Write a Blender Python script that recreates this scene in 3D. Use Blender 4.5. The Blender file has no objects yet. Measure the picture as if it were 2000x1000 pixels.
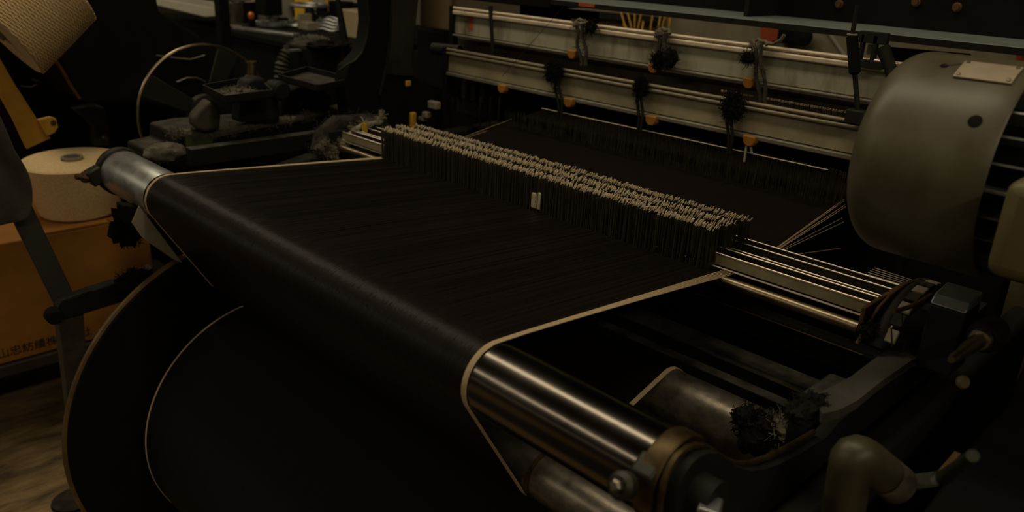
import bpy, math, random
from mathutils import Vector, Matrix, noise
random.seed(7)
S = bpy.context.scene
C = S.collection
PI = math.pi
# ------------------------------------------------------------------ camera
# world: X along the loom's rollers (towards the near right), Y along the warp (away), Z up
F = 1591.79
VPX, VPY = (-700.0, -185.0), (2700.0, -20.0)
_dx = Vector((VPX[0]-1000, VPX[1]-500, F)).normalized()
_dy = Vector((VPY[0]-1000, VPY[1]-500, F)).normalized()
AX = -_dx; AY = (_dy - _dy.dot(AX)*AX).normalized(); AZ = AX.cross(AY)
CAM = Vector((0.59418, -0.57044, 1.32385))
def c2w(v): return Vector((AX.dot(v), AY.dot(v), AZ.dot(v)))
right, up, back = c2w(Vector((1,0,0))), c2w(Vector((0,-1,0))), c2w(Vector((0,0,-1)))
cam = bpy.data.cameras.new('camera'); co = bpy.data.objects.new('camera', cam); C.objects.link(co)
co.matrix_world = Matrix(((right.x,up.x,back.x,CAM.x),(right.y,up.y,back.y,CAM.y),(right.z,up.z,back.z,CAM.z),(0,0,0,1)))
cam.sensor_width = 36; cam.lens = F*36/2000; cam.clip_start = .02; cam.clip_end = 60
cam.dof.use_dof = True; cam.dof.focus_distance = 1.25; cam.dof.aperture_fstop = 4.5
S.camera = co
def A(u, v, ax, val):
    """the real-world point seen at (u, v) of the photograph on the plane axis = val"""
    d = c2w(Vector(((u-1000)/F, (v-500)/F, 1)))
    t = (val-CAM[ax])/d[ax]
    return CAM + d*t
# ------------------------------------------------------------------ world, lights, exposure
w = bpy.data.worlds.new('world'); S.world = w; w.use_nodes = True
w.node_tree.nodes['Background'].inputs[0].default_value = (.9, .85, .6, 1)
w.node_tree.nodes['Background'].inputs[1].default_value = .004
def tube_row(name, x0, x1, y, z, width, power, color):
    l = bpy.data.lights.new(name, 'AREA'); l.shape = 'RECTANGLE'; l.size = x1-x0; l.size_y = width
    l.energy = power; l.color = color
    o = bpy.data.objects.new(name, l); C.objects.link(o); o.location = ((x0+x1)/2, y, z)
    return o
WARM = (1.0, .84, .58)
tube_row('ceiling_tubes_over_warp', -4.3, .8, .12, 3.2, .34, 37, WARM)
tube_row('ceiling_tubes_aisle', -9, -1.2, -3.5, 3.2, .11, 64, (1, .85, .6))
tube_row('ceiling_tubes_far_aisle', -20, 2, -13.5, 3.2, .16, 120, (1, .82, .56))
tube_row('added_side_fill', 2.6, 2.8, -1.3, 3.0, 4.0, 36, (1, .83, .57))  # added fill for cone and carton fronts; no such tube row known
S.view_settings.view_transform = 'Standard'; S.view_settings.look = 'None'
S.view_settings.exposure = 0.1; S.view_settings.gamma = 1.0; S.view_settings.use_curve_mapping = False
# ------------------------------------------------------------------ materials
def M(name, col, rough=.6, metal=0, var=.25, scale=8, bump=0, bscale=60, stretch=None, col2=None, spec=.5, dust=None, sheen=0, ramp=(.35,.65)):
    m = bpy.data.materials.new(name); m.use_nodes = True
    nt = m.node_tree; N = nt.nodes; L = nt.links; b = N['Principled BSDF']
    b.inputs['Roughness'].default_value = rough; b.inputs['Metallic'].default_value = metal
    b.inputs['Specular IOR Level'].default_value = spec
    if sheen: b.inputs['Sheen Weight'].default_value = sheen; b.inputs['Sheen Roughness'].default_value = .4
    tc = N.new('ShaderNodeTexCoord'); src = tc.outputs['Object']
    if stretch:
        mp = N.new('ShaderNodeMapping'); mp.inputs['Scale'].default_value = stretch
        L.new(src, mp.inputs[0]); src = mp.outputs[0]
    n = N.new('ShaderNodeTexNoise'); n.inputs['Scale'].default_value = scale; n.inputs['Detail'].default_value = 6
    n.inputs['Roughness'].default_value = .65
    L.new(src, n.inputs['Vector'])
    r = N.new('ShaderNodeValToRGB'); r.color_ramp.elements[0].position, r.color_ramp.elements[1].position = ramp
    c2 = col2 or tuple(c*(1-var) for c in col)
    r.color_ramp.elements[0].color = (*c2, 1); r.color_ramp.elements[1].color = (*col, 1)
    L.new(n.outputs['Fac'], r.inputs[0]); out = r.outputs[0]
    if dust:     # lint settled on upward faces: a real coating
        g = N.new('ShaderNodeNewGeometry'); sx = N.new('ShaderNodeSeparateXYZ'); L.new(g.outputs['Normal'], sx.inputs[0])
        n2 = N.new('ShaderNodeTexNoise'); n2.inputs['Scale'].default_value = 30; n2.inputs['Detail'].default_value = 8
        L.new(tc.outputs['Object'], n2.inputs['Vector'])
        mu = N.new('ShaderNodeMath'); mu.operation = 'MULTIPLY'; L.new(sx.outputs['Z'], mu.inputs[0]); L.new(n2.outputs['Fac'], mu.inputs[1])
        mr = N.new('ShaderNodeMapRange'); mr.inputs[1].default_value = .25; mr.inputs[2].default_value = .6; mr.inputs[4].default_value = dust[3]
        L.new(mu.outputs[0], mr.inputs[0])
        mx = N.new('ShaderNodeMix'); mx.data_type = 'RGBA'; L.new(mr.outputs[0], mx.inputs[0]); L.new(out, mx.inputs[6]); mx.inputs[7].default_value = (*dust[:3], 1)
        out = mx.outputs[2]
    L.new(out, b.inputs['Base Color'])
    if rough < .5 and metal > .5:
        rr = N.new('ShaderNodeMapRange'); rr.inputs[3].default_value = rough*.75; rr.inputs[4].default_value = rough*1.5
        L.new(n.outputs['Fac'], rr.inputs[0]); L.new(rr.outputs[0], b.inputs['Roughness'])
    if bump:
        n3 = N.new('ShaderNodeTexNoise'); n3.inputs['Scale'].default_value = bscale; n3.inputs['Detail'].default_value = 4
        L.new(src, n3.inputs['Vector'])
        bp = N.new('ShaderNodeBump'); bp.inputs['Strength'].default_value = bump; bp.inputs['Distance'].default_value = .002
        L.new(n3.outputs['Fac'], bp.inputs['Height']); L.new(bp.outputs[0], b.inputs['Normal'])
    return m
MT = dict(
 chrome=M('polished_steel', (.125,.113,.098), .18, 1, .18, 7, .02, 300),
 galv=M('galvanised_steel', (.5,.52,.52), .38, .9, .25, 40),
 worn=M('worn_steel', (.25,.22,.175), .34, .75, .55, 34, .15, 120),
 rail=M('bright_rail', (.62,.55,.44), .3, 1, .2, 30),
 alu=M('aged_aluminium', (.25,.23,.175), .5, .35, .35, 9, .05, 80),
 panel=M('stained_grey_panel', (.36,.35,.255), .62, .0, .6, 9, .05, 90, stretch=(1,1,.25), col2=(.13,.098,.05), ramp=(.36,.52)),
 panelb=M('dull_olive_panel', (.36,.31,.19), .6, .0, .4, 9, .05, 90),
 brass=M('tarnished_brass', (.13,.092,.045), .42, .9, .45, 50),
 cast=M('black_cast_iron', (.011,.0105,.008), .68, 0, .5, 12, .2, 60, spec=.3),
 castdust=M('dusty_cast_iron', (.012,.0115,.009), .75, 0, .5, 12, .3, 70, spec=.2, dust=(.075,.07,.055,.8)),
 greencast=M('dark_green_enamel', (.020,.022,.012), .5, 0, .4, 10, .1, 60, spec=.35, dust=(.10,.095,.07,.4)),
 beam=M('blue_grey_paint', (.19,.225,.205), .55, 0, .2, 14, .05, 120),
 darkpaint=M('black_paint', (.008,.008,.0065), .72, 0, .4, 12, .05, 80, spec=.1),
 motor=M('grey_green_enamel', (.108,.100,.062), .42, 0, .28, 9, .06, 40, col2=(.065,.055,.028), ramp=(.33,.58)),
 plate=M('bare_nameplate', (.42,.35,.25), .5, .2, .15, 60),
 fin=M('finned_aluminium', (.20,.21,.18), .45, .5, .3, 30),
 tan=M('olive_tan_enamel', (.135,.112,.046), .5, 0, .2, 10),
 warp=M('black_warp_yarn', (.0115,.0082,.0056), .40, 0, .6, 1, .5, 1, stretch=(1300,9,9), col2=(.005,.0038,.0026), spec=.17),
 wound=M('wound_black_yarn', (.006,.005,.004), .8, 0, .5, 1, .6, 1, stretch=(900,6,6), spec=.2),
 creamdark=M('cream_yarn_underlayer', (.66,.48,.26), .9, 0, .3, 200, .3, 400), cab=M('stained_cabinet_paint', (.27,.235,.155), .65, 0, .4, 6, stretch=(1,1,.35)), cream=M('cream_yarn', (.80,.59,.31), .85, 0, .25, 200, .3, 400),
 selv=M('natural_selvedge_yarn', (.58,.45,.28), .75, 0, .25, 250),
 carton=M('orange_cardboard', (.36,.15,.018), .8, 0, .22, 9, .05, 100),
 ink=M('black_print', (.012,.010,.008), .8),
 ropedark=M('dirty_dark_cord', (.055,.05,.034), .95, 0, .6, 60, .5, 300), orange=M('orange_plastic', (.40,.165,.014), .5, 0, .3, 30),
 orangepaint=M('orange_paint', (.75,.40,.045), .5, 0, .3, 12),
 yellow=M('yellow_paint', (.85,.55,.04), .55, 0, .15, 8),
 redp=M('red_sheet', (.42,.07,.02), .6, 0, .25, 8),
 ivory=M('ivory_plastic', (.55,.50,.30), .45, 0, .12, 30),
 cloth=M('grey_cloth', (.05,.046,.034), .85, 0, .4, 16, .3, 200, sheen=.2),
 paper=M('grey_paper', (.26,.23,.17), .8, 0, .2, 18),
 rope=M('grey_cord', (.20,.175,.12), .9, 0, .5, 60, .5, 300),
 lint=M('dark_lint', (.014,.014,.011), 1, 0, .5, 60, spec=.1),
 lintpale=M('pale_lint', (.15,.138,.105), 1, 0, .4, 60, spec=.1),
 dropper=M('dark_drop_wire', (.055,.047,.030), .55, .2, .4, 200),
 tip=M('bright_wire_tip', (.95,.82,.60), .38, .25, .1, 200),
 wire=M('thin_wire', (.30,.27,.2), .4, .9, .2, 100), dimwire=M('dark_heddle_wire', (.075,.066,.042), .5, .6, .5, 100), darkrail=M('dark_flat_rail', (.07,.058,.035), .5, .5, .4, 30),
 wood=M('dark_wood', (.035,.025,.014), .7, 0, .4, 10, .1, 60),
 rust=M('rusty_steel', (.14,.075,.03), .6, .5, .5, 30),
 pale=M('pale_grey_paint', (.36,.34,.27), .6, 0, .25, 9),
 beige=M('beige_paint', (.38,.32,.19), .6, 0, .2, 6),
 rubber=M('rubber', (.02,.02,.018), .7),
 copper=M('copper_steel', (.36,.29,.19), .32, 1, .3, 30),
 floor=M('stained_concrete', (.46,.32,.15), .8, 0, .7, 13, .6, 26, stretch=(1.6,.45,1), col2=(.12,.08,.036)),
 wall=M('factory_wall', (.17,.15,.10), .85, 0, .3, 2, .1, 30),
 ceil=M('factory_ceiling', (.08,.075,.06), .9, 0, .2, 2),
 board=M('brown_board', (.20,.135,.06), .75, 0, .2, 5),
)
# ------------------------------------------------------------------ mesh builder
def V(*a): return Vector(a)
def frame(d):
    d = d.normalized(); a = V(0,0,1) if abs(d.z) < .9 else V(1,0,0)
    u = d.cross(a).normalized(); return u, d.cross(u).normalized()
class MB:
    def __init__(s): s.v = []; s.f = []; s.m = []; s.mi = 0
    def add(s, vs, fs):
        k = len(s.v); s.v += [Vector(p) for p in vs]
        for f in fs: s.f.append([k+i for i in f]); s.m.append(s.mi)
        return s
    def box(s, c, size, rz=0, rot=None):
        x, y, z = (a/2 for a in size); R = rot or Matrix.Rotation(rz, 3, 'Z'); c = Vector(c)
        vs = [c + R @ V(sx*x, sy*y, sz*z) for sx in (-1,1) for sy in (-1,1) for sz in (-1,1)]
        return s.add(vs, [(0,1,3,2),(4,6,7,5),(0,4,5,1),(2,3,7,6),(0,2,6,4),(1,5,7,3)])
    def prism(s, poly, ext):
        n = len(poly); ext = Vector(ext); vs = [Vector(p) for p in poly] + [Vector(p)+ext for p in poly]
        return s.add(vs, [tuple(range(n))[::-1], tuple(range(n, 2*n))] + [(i, (i+1) % n, n+(i+1) % n, n+i) for i in range(n)])
    def lathe(s, prof, p0, d, n=32, close=True, sweep=1.0):
        p0 = Vector(p0); d = Vector(d).normalized(); u, w_ = frame(d); vs = []; fs = []
        for t, r in prof:
            for i in range(n):
                a = 2*PI*i/n; vs.append(p0 + d*t + (u*math.cos(a)+w_*math.sin(a))*r)
        for j in range(len(prof)-1):
            for i in range(n):
                k = (i+1) % n; fs.append((j*n+i, j*n+k, (j+1)*n+k, (j+1)*n+i))
        if close:
            fs.append(tuple(range(n))[::-1]); fs.append(tuple(range((len(prof)-1)*n, len(prof)*n)))
        return s.add(vs, fs)
    def cyl(s, p0, p1, r, r1=None, n=24):
        p0 = Vector(p0); p1 = Vector(p1); L = (p1-p0).length
        return s.lathe([(0, r), (L, r if r1 is None else r1)], p0, p1-p0, n)
    def tube(s, pts, r, n=8, closed=False):
        pts = [Vector(p) for p in pts]; m = len(pts); vs = []; fs = []; pu = None
        for i, p in enumerate(pts):
            a = pts[(i-1) % m] if (i > 0 or closed) else p; b = pts[(i+1) % m] if (i < m-1 or closed) else p
            d = (b-a).normalized()
            if pu is None: u, w_ = frame(d)
            else:
                u = (pu - d*pu.dot(d)).normalized(); w_ = d.cross(u)
            pu = u; rr = r[i] if isinstance(r, (list, tuple)) else r
            for k in range(n):
                t = 2*PI*k/n; vs.append(p + (u*math.cos(t)+w_*math.sin(t))*rr)
        for i in range(m if closed else m-1):
            for k in range(n):
                j = (i+1) % m; fs.append((i*n+k, i*n+(k+1) % n, j*n+(k+1) % n, j*n+k))
        if not closed: fs += [tuple(range(n))[::-1], tuple(range((m-1)*n, m*n))]
        return s.add(vs, fs)
    def grid(s, rows, th=0, nrm=None):
        R = len(rows); K = len(rows[0]); vs = [p for r in rows for p in r]
        fs = [(i*K+j, i*K+j+1, (i+1)*K+j+1, (i+1)*K+j) for i in range(R-1) for j in range(K-1)]
        return s.add(vs, fs)
    def blob(s, c, r, amp=.3, fr=3, n=14, seed=0):
        c = Vector(c); r = Vector(r) if not isinstance(r, (int, float)) else V(r,r,r); vs = []; fs = []
        for i in range(n+1):
            th = PI*i/n
            for j in range(n*2):
                ph = PI*j/n; d = V(math.sin(th)*math.cos(ph), math.sin(th)*math.sin(ph), math.cos(th))
                k = 1+amp*noise.noise(d*fr+V(seed*3.1, seed*1.7, 0))
                vs.append(c+V(d.x*r.x, d.y*r.y, d.z*r.z)*k)
        W = n*2
        for i in range(n):
            for j in range(W): fs.append((i*W+j, (i+1)*W+j, (i+1)*W+(j+1) % W, i*W+(j+1) % W))
        return s.add(vs, fs)
    def fuzz(s, c, r, n, ln, th=.0006):
        c = Vector(c); r = Vector(r) if not isinstance(r, (int, float)) else V(r,r,r)
        for _ in range(n):
            d = V(random.gauss(0,1), random.gauss(0,1), random.gauss(0,1)).normalized()
            p = c+V(d.x*r.x, d.y*r.y, d.z*r.z)*random.uniform(.6, 1.0)
            e = (d+V(random.gauss(0,.7), random.gauss(0,.7), random.gauss(0,.7))).normalized()*ln*random.uniform(.4, 1.2)
            q = V(random.gauss(0,.3), random.gauss(0,.3), random.gauss(0,.3))*ln
            s.tube([p, p+e*.5+q, p+e], th, 3)
        return s
    def build(s, name, mat, parent=None, smooth=True, bevel=0, seg=2, angle=35, origin=None):
        mats = mat if isinstance(mat, (list, tuple)) else [mat]
        if parent is not None: org = world_loc(parent)
        elif origin is not None: org = Vector(origin)
        else:
            lo = V(*(min(v[i] for v in s.v) for i in range(3))); hi = V(*(max(v[i] for v in s.v) for i in range(3)))
            org = V((lo.x+hi.x)/2, (lo.y+hi.y)/2, lo.z)
        me = bpy.data.meshes.new(name); me.from_pydata([v-org for v in s.v], [], s.f)
        for m in mats: me.materials.append(m)
        if len(mats) > 1: me.polygons.foreach_set('material_index', s.m)
        if smooth:
            me.polygons.foreach_set('use_smooth', [True]*len(me.polygons))
            me.set_sharp_from_angle(angle=math.radians(angle))
        me.validate(); me.update()
        import bmesh
        bm = bmesh.new(); bm.from_mesh(me); bmesh.ops.recalc_face_normals(bm, faces=bm.faces); bm.to_mesh(me); bm.free()
        o = bpy.data.objects.new(name, me); C.objects.link(o)
        if parent is not None: o.parent = parent
        else: o.location = org
        if bevel:
            b = o.modifiers.new('bevel', 'BEVEL'); b.width = bevel; b.segments = seg; b.limit_method = 'ANGLE'; b.angle_limit = math.radians(40)
        return o
def world_loc(o):
    p = Vector(o.location)
    while o.parent is not None: o = o.parent; p = p+Vector(o.location)
    return p
def tag(o, label, cat, group=None, kind=None):
    o['label'] = label; o['category'] = cat
    if group: o['group'] = group
    if kind: o['kind'] = kind
    return o
def thing(name, loc, label, cat, group=None):
    o = bpy.data.objects.new(name, None); C.objects.link(o); o.location = loc; o.empty_display_size = .05
    return tag(o, label, cat, group)
def struct(o): o['kind'] = 'structure'; return o
def sub(o, label): o['label'] = label; return o
def arc(cy, cz, r, a0, a1, n=14):
    return [(cy+r*math.cos(math.radians(a0+(a1-a0)*i/n)), cz+r*math.sin(math.radians(a0+(a1-a0)*i/n))) for i in range(n+1)]
def lerp(a, b, t): return a+(b-a)*t
# ------------------------------------------------------------------ the room
b = MB(); b.grid([[V(-21+i*.5, -15+j*.5, 0) for i in range(50)] for j in range(38)])
struct(b.build('floor', MT['floor'], origin=(0,0,0)))
struct(MB().box((-8.75, 3.48, 1.75), (24.6, .1, 3.5)).build('wall_back', MT['wall']))
struct(MB().box((-21.05, -5.75, 1.75), (.1, 18.5, 3.5)).build('wall_left', MT['wall']))
struct(MB().box((3.55, -5.75, 1.75), (.1, 18.5, 3.5)).build('wall_right', MT['wall']))
struct(MB().box((-8.75, -5.75, 3.55), (24.7, 18.6, .1)).build('ceiling', MT['ceil']))
# ------------------------------------------------------------------ warp path
R1 = (.012, .858, .0445); R2 = (.385, .695, .042); R3 = (.10, .688, .031)
BEAM = (.172, .345); BR = .262
XL, XR = -.876, .004
path = [(BEAM[0]+BR+.002, BEAM[1])] + arc(*R2[:2], R2[2]+.0015, 0, 106) + arc(*R3[:2], R3[2]+.0015, -76, -153) \
     + arc(*R1[:2], R1[2]+.0015, 207, 86, 22)
yd = .49
def zs(y): return .9045-(y-.012)*.0735
flat = [(y, zs(y)) for y in (.06,.12,.18,.24,.30,.36,.42,.46,.49)]
path += flat
def sheet_rows(p, x0=XL, x1=XR, nx=60): return [[V(lerp(x0, x1, i/nx), y, z) for i in range(nx+1)] for y, z in p]
warp = thing('warp_sheet', (-.43, .25, .88), 'wide black sheet of warp yarn running over the long front roller', 'yarn')
MB().grid(sheet_rows(path)).build('yarn_sheet', MT['warp'], warp)
mid = [(.49, zs(.49)), (.56, zs(.56)), (.64, zs(.62))]
MB().grid(sheet_rows(mid)).build('yarn_sheet', MT['warp'], warp)
MB().grid(sheet_rows([(.64, zs(.62)), (.74, .878), (.86, .903), (1.02, .928)])).build('upper_shed', MT['warp'], warp)
MB().grid(sheet_rows([(.64, zs(.62)-.003), (.74, .838), (.86, .818), (1.02, .795)])).build('lower_shed', MT['warp'], warp)
# a few thousand fine ends: the ones that catch the light stand proud of the sheet
b = MB()
for k in range(150):
    x = random.uniform(XL+.01, XR-.01); dx_ = random.uniform(-.002, .002)
    pts = [V(x+dx_*random.uniform(.5, 1), y, z+.0006) for y, z in [path[-20], path[-16], path[-12]]+flat]
    b.tube(pts, .00028, 3)
o = b.build('warp_end', MT['warp'], warp); o['kind'] = 'stuff'; o['label'] = 'fine raised warp ends'
def selvedge(x0, sgn, n=5):
    for k in range(n):
        b = MB(); x = x0+sgn*k*.0013
        pts = [V(x, y, z) for y, z in path[1:-9]] + [V(x+sgn*k*.0024*(y/.5)**2, y, z+.0005) for y, z in flat]
        f = k/(n-1)
        pts += [V(pts[-1].x+sgn*.0005, .505, zs(.505)+.001)]
        b.tube(pts, .00085, 6)
        b.build('selvedge_yarn', MT['selv'], warp)['label'] = 'natural coloured selvedge yarn'
selvedge(XL-.002, 1); selvedge(XR-.006, 1, 6)
for x0, ends in ((XR, ((.000,.915),(.001,.9125),(.004,.905),(.006,.902),(.004,.880),(.008,.873),(.012,.822))), (XL, ((0,.913),(.002,.905)))):
    for k, (ox, ze) in enumerate(ends):
        p1 = V(x0+.0012*k, .62, zs(.62)+.006); p2 = V(x0+ox, .9, ze)
        MB().tube([p1, lerp(p1, p2, .5), p2], .00055, 5).build('selvedge_yarn', MT['selv'], warp)
# ------------------------------------------------------------------ warp beam
beam = thing('warp_beam', (-.45, BEAM[0], BEAM[1]-.39), 'big flanged warp beam wound with black yarn under the front roller', 'beam')
MB().cyl((-1.02, *BEAM), (.22, *BEAM), .045, n=32).build('shaft', MT['worn'], beam)
MB().lathe([(0, .10), (0, BR-.004), (.004, BR), (.874, BR), (.878, BR-.004), (.878, .10)], (XL, *BEAM), (1,0,0), 96, close=False).build('yarn_winding', MT['wound'], beam)
b = MB(); b.lathe([(0, .05), (0, .386), (.004, .391), (.012, .391), (.016, .386), (.016, .05)], (-.942, *BEAM), (1,0,0), 128, close=False)
fl = b.build('flange', MT['darkpaint'], beam)
b = MB(); b.tube([V(-.934, BEAM[0]+.3905*math.cos(2*PI*i/128), BEAM[1]+.3905*math.sin(2*PI*i/128)) for i in range(128)], .0062, 8, closed=True)
sub(b.build('flange_rim', M('worn_brown_rim', (.165,.10,.04), .5, .2, .5, 30), fl), 'rust brown worn rim')
for k in range(3):
    b = MB(); b.tube([V(XL+.002+k*.0016, BEAM[0]+(BR+.001)*math.cos(2*PI*i/110), BEAM[1]+(BR+.001)*math.sin(2*PI*i/110)) for i in range(110)], .0008, 6, closed=True)
    sub(b.build('selvedge_winding', MT['selv'], beam), 'natural coloured selvedge yarn')
# ------------------------------------------------------------------ rollers
r = thing('backrest_roller', (-.4, R1[0], R1[1]-.05), 'long polished steel roller at the front carrying the black warp sheet', 'roller')
MB().lathe([(0, R1[2]-.003), (.002, R1[2]), (1.346, R1[2]), (1.348, R1[2]-.002)], (-1.108, *R1[:2]), (1,0,0), 96).build('barrel', MT['chrome'], r)
MB().lathe([(0, .0465), (.003, .048), (.019, .048), (.022, .0465)], (.238, *R1[:2]), (1,0,0), 64).build('end_collar', MT['brass'], r)
MB().lathe([(0, .030), (.004, .043), (.018, .0455), (.02, .0445)], (-1.126, *R1[:2]), (1,0,0), 48).build('end_cap', MT['cast'], r)
MB().lathe([(0,.046),(.003,.0495),(.022,.0495),(.025,.046)], (-1.125, *R1[:2]), (1,0,0), 48).build('end_collar', MT['castdust'], r)
MB().cyl((.255, *R1[:2]), (.30, *R1[:2]), .02, n=24).build('axle', MT['cast'], r)
b = MB(); b.lathe([(0, R1[2]+.0004), (.001, R1[2]+.0008), (.210, R1[2]+.0008), (.211, R1[2]+.0004)], (-1.10, *R1[:2]), (1,0,0), 96, close=False)
sub(b.build('sleeve', MT['galv'], r), 'dull grey galvanised sleeve')
c = thing('roller_clamp', (.245, -.045, .80), 'black clamp block with a bolt on the brass collar of the front roller', 'clamp')
pc = A(1283, 925, 0, .245)
MB().box(pc+V(0,-.010,.004), (.026, .026, .036), rot=Matrix.Rotation(.55, 3, 'X')).build('clamp_block', MT['greencast'], c, bevel=.004)
pb = A(1243, 938, 0, .24)+V(0,-.012,0)
MB().lathe([(0, .011), (.004, .0135), (.014, .0135), (.018, .009)], pb-V(.0, .0, .0), (0,-.75,.35), 20).build('bolt_head', MT['greencast'], c)
MB().lathe([(0, .0065), (.007, .0065), (.009, .004)], pb+V(0,-.015,.007), (0,-.75,.35), 6).build('bolt_tip', MT['worn'], c)
c = thing('roller_clamp', (-1.11, -.06, .82), 'dark clamp with a rusty bolt on the far left end of the front roller', 'clamp')
qc = A(172, 347, 0, -1.112)
MB().box(qc+V(0,.014,.002), (.026,.03,.034), rot=Matrix.Rotation(.4, 3, 'X')).build('clamp_block', MT['greencast'], c, bevel=.004)
MB().lathe([(0,.010),(.004,.012),(.012,.012),(.015,.008)], qc+V(0,.002,0), (0,-1,.25), 6).build('bolt_head', MT['rust'], c)
MB().lathe([(0,.006),(.010,.006),(.012,.004)], qc+V(0,-.012,.003), (0,-1,.25), 12).build('bolt_tip', MT['rust'], c)
r = thing('guide_roller', (.11, R2[0], R2[1]-.05), 'scuffed steel guide roller with lint behind the polished front roller', 'roller')
MB().lathe([(0, R2[2]-.002), (.002, R2[2]), (1.10, R2[2]), (1.102, R2[2]-.002)], (-.90, *R2[:2]), (1,0,0), 80).build('barrel', MT['worn'], r)
MB().lathe([(0, .036), (.005, .022), (.04, .018)], (.202, *R2[:2]), (1,0,0), 40).build('end_journal', MT['castdust'], r)
r = thing('lower_roller', (.1, R3[0], R3[1]-.04), 'thin steel roller below the polished front roller', 'roller')
MB().lathe([(0, R3[2]-.002), (.002, R3[2]), (1.165, R3[2]), (1.167, R3[2]-.002)], (-.90, *R3[:2]), (1,0,0), 64).build('barrel', MT['worn'], r)
MB().lathe([(0, R3[2]), (0, R3[2]+.002), (.006, R3[2]+.002), (.006, R3[2])], (XR+.004, *R3[:2]), (1,0,0), 48, close=False).build('ring', MT['brass'], r)
b = MB(); p = A(1470, 825, 2, .735); b.blob(p, (.030,.022,.017), .6, 4, 14, 2); b.blob(p+V(.012,-.016,-.016), (.02,.016,.02), .5, 4, 10, 5); b.fuzz(p, (.032,.024,.018), 260, .014)
tag(b.build('lint_clump', MT['lint']), 'dark lint clump stuck on the scuffed guide roller', 'lint')
b = MB(); p = A(1530, 838, 2, .736); b.blob(p, (.030,.020,.010), .6, 5, 12, 8); b.fuzz(p, (.034,.024,.012), 280, .016)
tag(b.build('lint_clump', MT['lintpale']), 'pale lint on the right end of the scuffed guide roller', 'lint')
# ------------------------------------------------------------------ cross rails under the warp
t = thing('cross_rail', (-.3, .5, .66), 'flat dark cross rail with a bright edge under the warp, behind guide roller', 'rail')
pe = A(1400, 697, 1, .5)
MB().box((-.33, .5+.03, pe.z-.012), (1.15, .06, .024)).build('rail_bar', MT['castdust'], t, bevel=.002)
MB().tube([V(-.9, .4995, pe.z), V(.245, .4995, pe.z)], .0014, 6).build('edge_line', MT['brass'], t)  # thin brass-coloured line along the rail edge
pe2 = A(1400, 733, 1, .47)
tag(MB().box((-.33, .47, pe2.z-.012), (1.15, .022, .034)).build('cross_rail', MT['castdust'], bevel=.002), 'narrow dusty cross rail just behind the guide roller', 'rail')
pe3 = A(1520, 633, 1, .60)
t = thing('cross_rail', (-.3, .62, .70), 'dark cross rail with a brown edge below the stop motion tube', 'rail')
MB().box((-.35, .622, pe3.z-.02), (1.2, .04, .04)).build('rail_bar', MT['darkpaint'], t, bevel=.003)
MB().tube([V(-.1, .601, pe3.z), V(.2, .601, pe3.z)], .0012, 6).build('edge_line', MT['rust'], t)  # thin rust-coloured line along the rail edge
# ------------------------------------------------------------------ right bearing bracket with the wavy rim and the side frame
PX = .262
top = [(1287,1010),(1290,975),(1297,940),(1308,912),(1322,890),(1340,876),(1358,870),(1376,872),(1392,882),(1412,897),(1438,906),(1466,904),(1496,894),(1530,878),(1565,858),(1590,843)]
poly = [A(u, v, 0, PX) for u, v in top]
poly += [V(PX, .34, .80), V(PX, .9, .80), V(PX, .9, .40), V(PX, poly[0].y, .40)]
side = thing('loom_side_frame', (.3, .4, .0), 'black cast side frame of the loom with a wavy lit rim holding roller ends', 'machine frame')
MB().prism(poly, (.016, 0, 0)).build('bearing_bracket', MT['cast'], side)
b = MB(); pts = [A(u, v, 0, PX+.004) for u, v in top]; b.tube(pts, [.0035]*len(pts), 8); b.build('lit_rim', MT['brass'], side)  # lit top edge of the bracket, put in as a brass-coloured tube
MB().box((.305, .58, .38), (.04, .95, .76)).build('frame_body', MT['cast'], side, bevel=.01)
MB().box((.72, .42, .40), (.46, .46, .78)).build('dark_frame_fill', MT['darkpaint'], side, bevel=.01)  # added dark box that blacks out the lower right
MB().prism([V(.40,.26,.76), V(.40,.55,.80), V(.40,.75,.905), V(.40,1.3,.96), V(.40,1.3,.5), V(.40,.26,.5)], (.30,0,0)).build('frame_shoulder', MT['darkpaint'], side, bevel=.008)
MB().box((.70, .95, .45), (.5, .7, .9)).build('gear_housing', MT['darkpaint'], side, bevel=.03, seg=4)
MB().box(A(1560, 800, 0, .235)+V(.0,.06,-.03), (.03, .11, .075)).build('bearing_block', MT['castdust'], side, bevel=.006)
# lever
up_ = [A(u, v, 0, .262) for u, v in [(1588,772),(1625,755),(1662,735),(1715,695),(1768,660),(1812,649)]]
lo_ = [A(u, v, 0, .302) for u, v in [(1606,808),(1640,800),(1675,782),(1722,744),(1780,704),(1828,684)]]
b = MB()
for k in range(5):
    q = [up_[k], up_[k+1], lo_[k+1], lo_[k]]; b.add(q+[p-V(0,0,.012) for p in q], [(0,1,2,3),(7,6,5,4),(0,4,5,1),(3,2,6,7)]+([(0,3,7,4)] if k == 0 else [])+([(1,5,6,2)] if k == 4 else []))
tag(b.build('lever_arm', M('dusty_grey_iron', (.05,.047,.036), .75, 0, .3, 20, .2, 60)), 'dusty grey lever arm slanting up beside the guide roller end', 'lever')
b = MB(); bp_ = A(1572, 795, 0, .275); b.blob(bp_, (.016,.035,.010), .5, 4, 12, 3); b.fuzz(bp_, (.018,.036,.011), 150, .010)
tag(b.build('lint_clump', MT['lint']), 'dark lint at the low end of the grey lever arm', 'lint')
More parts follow.
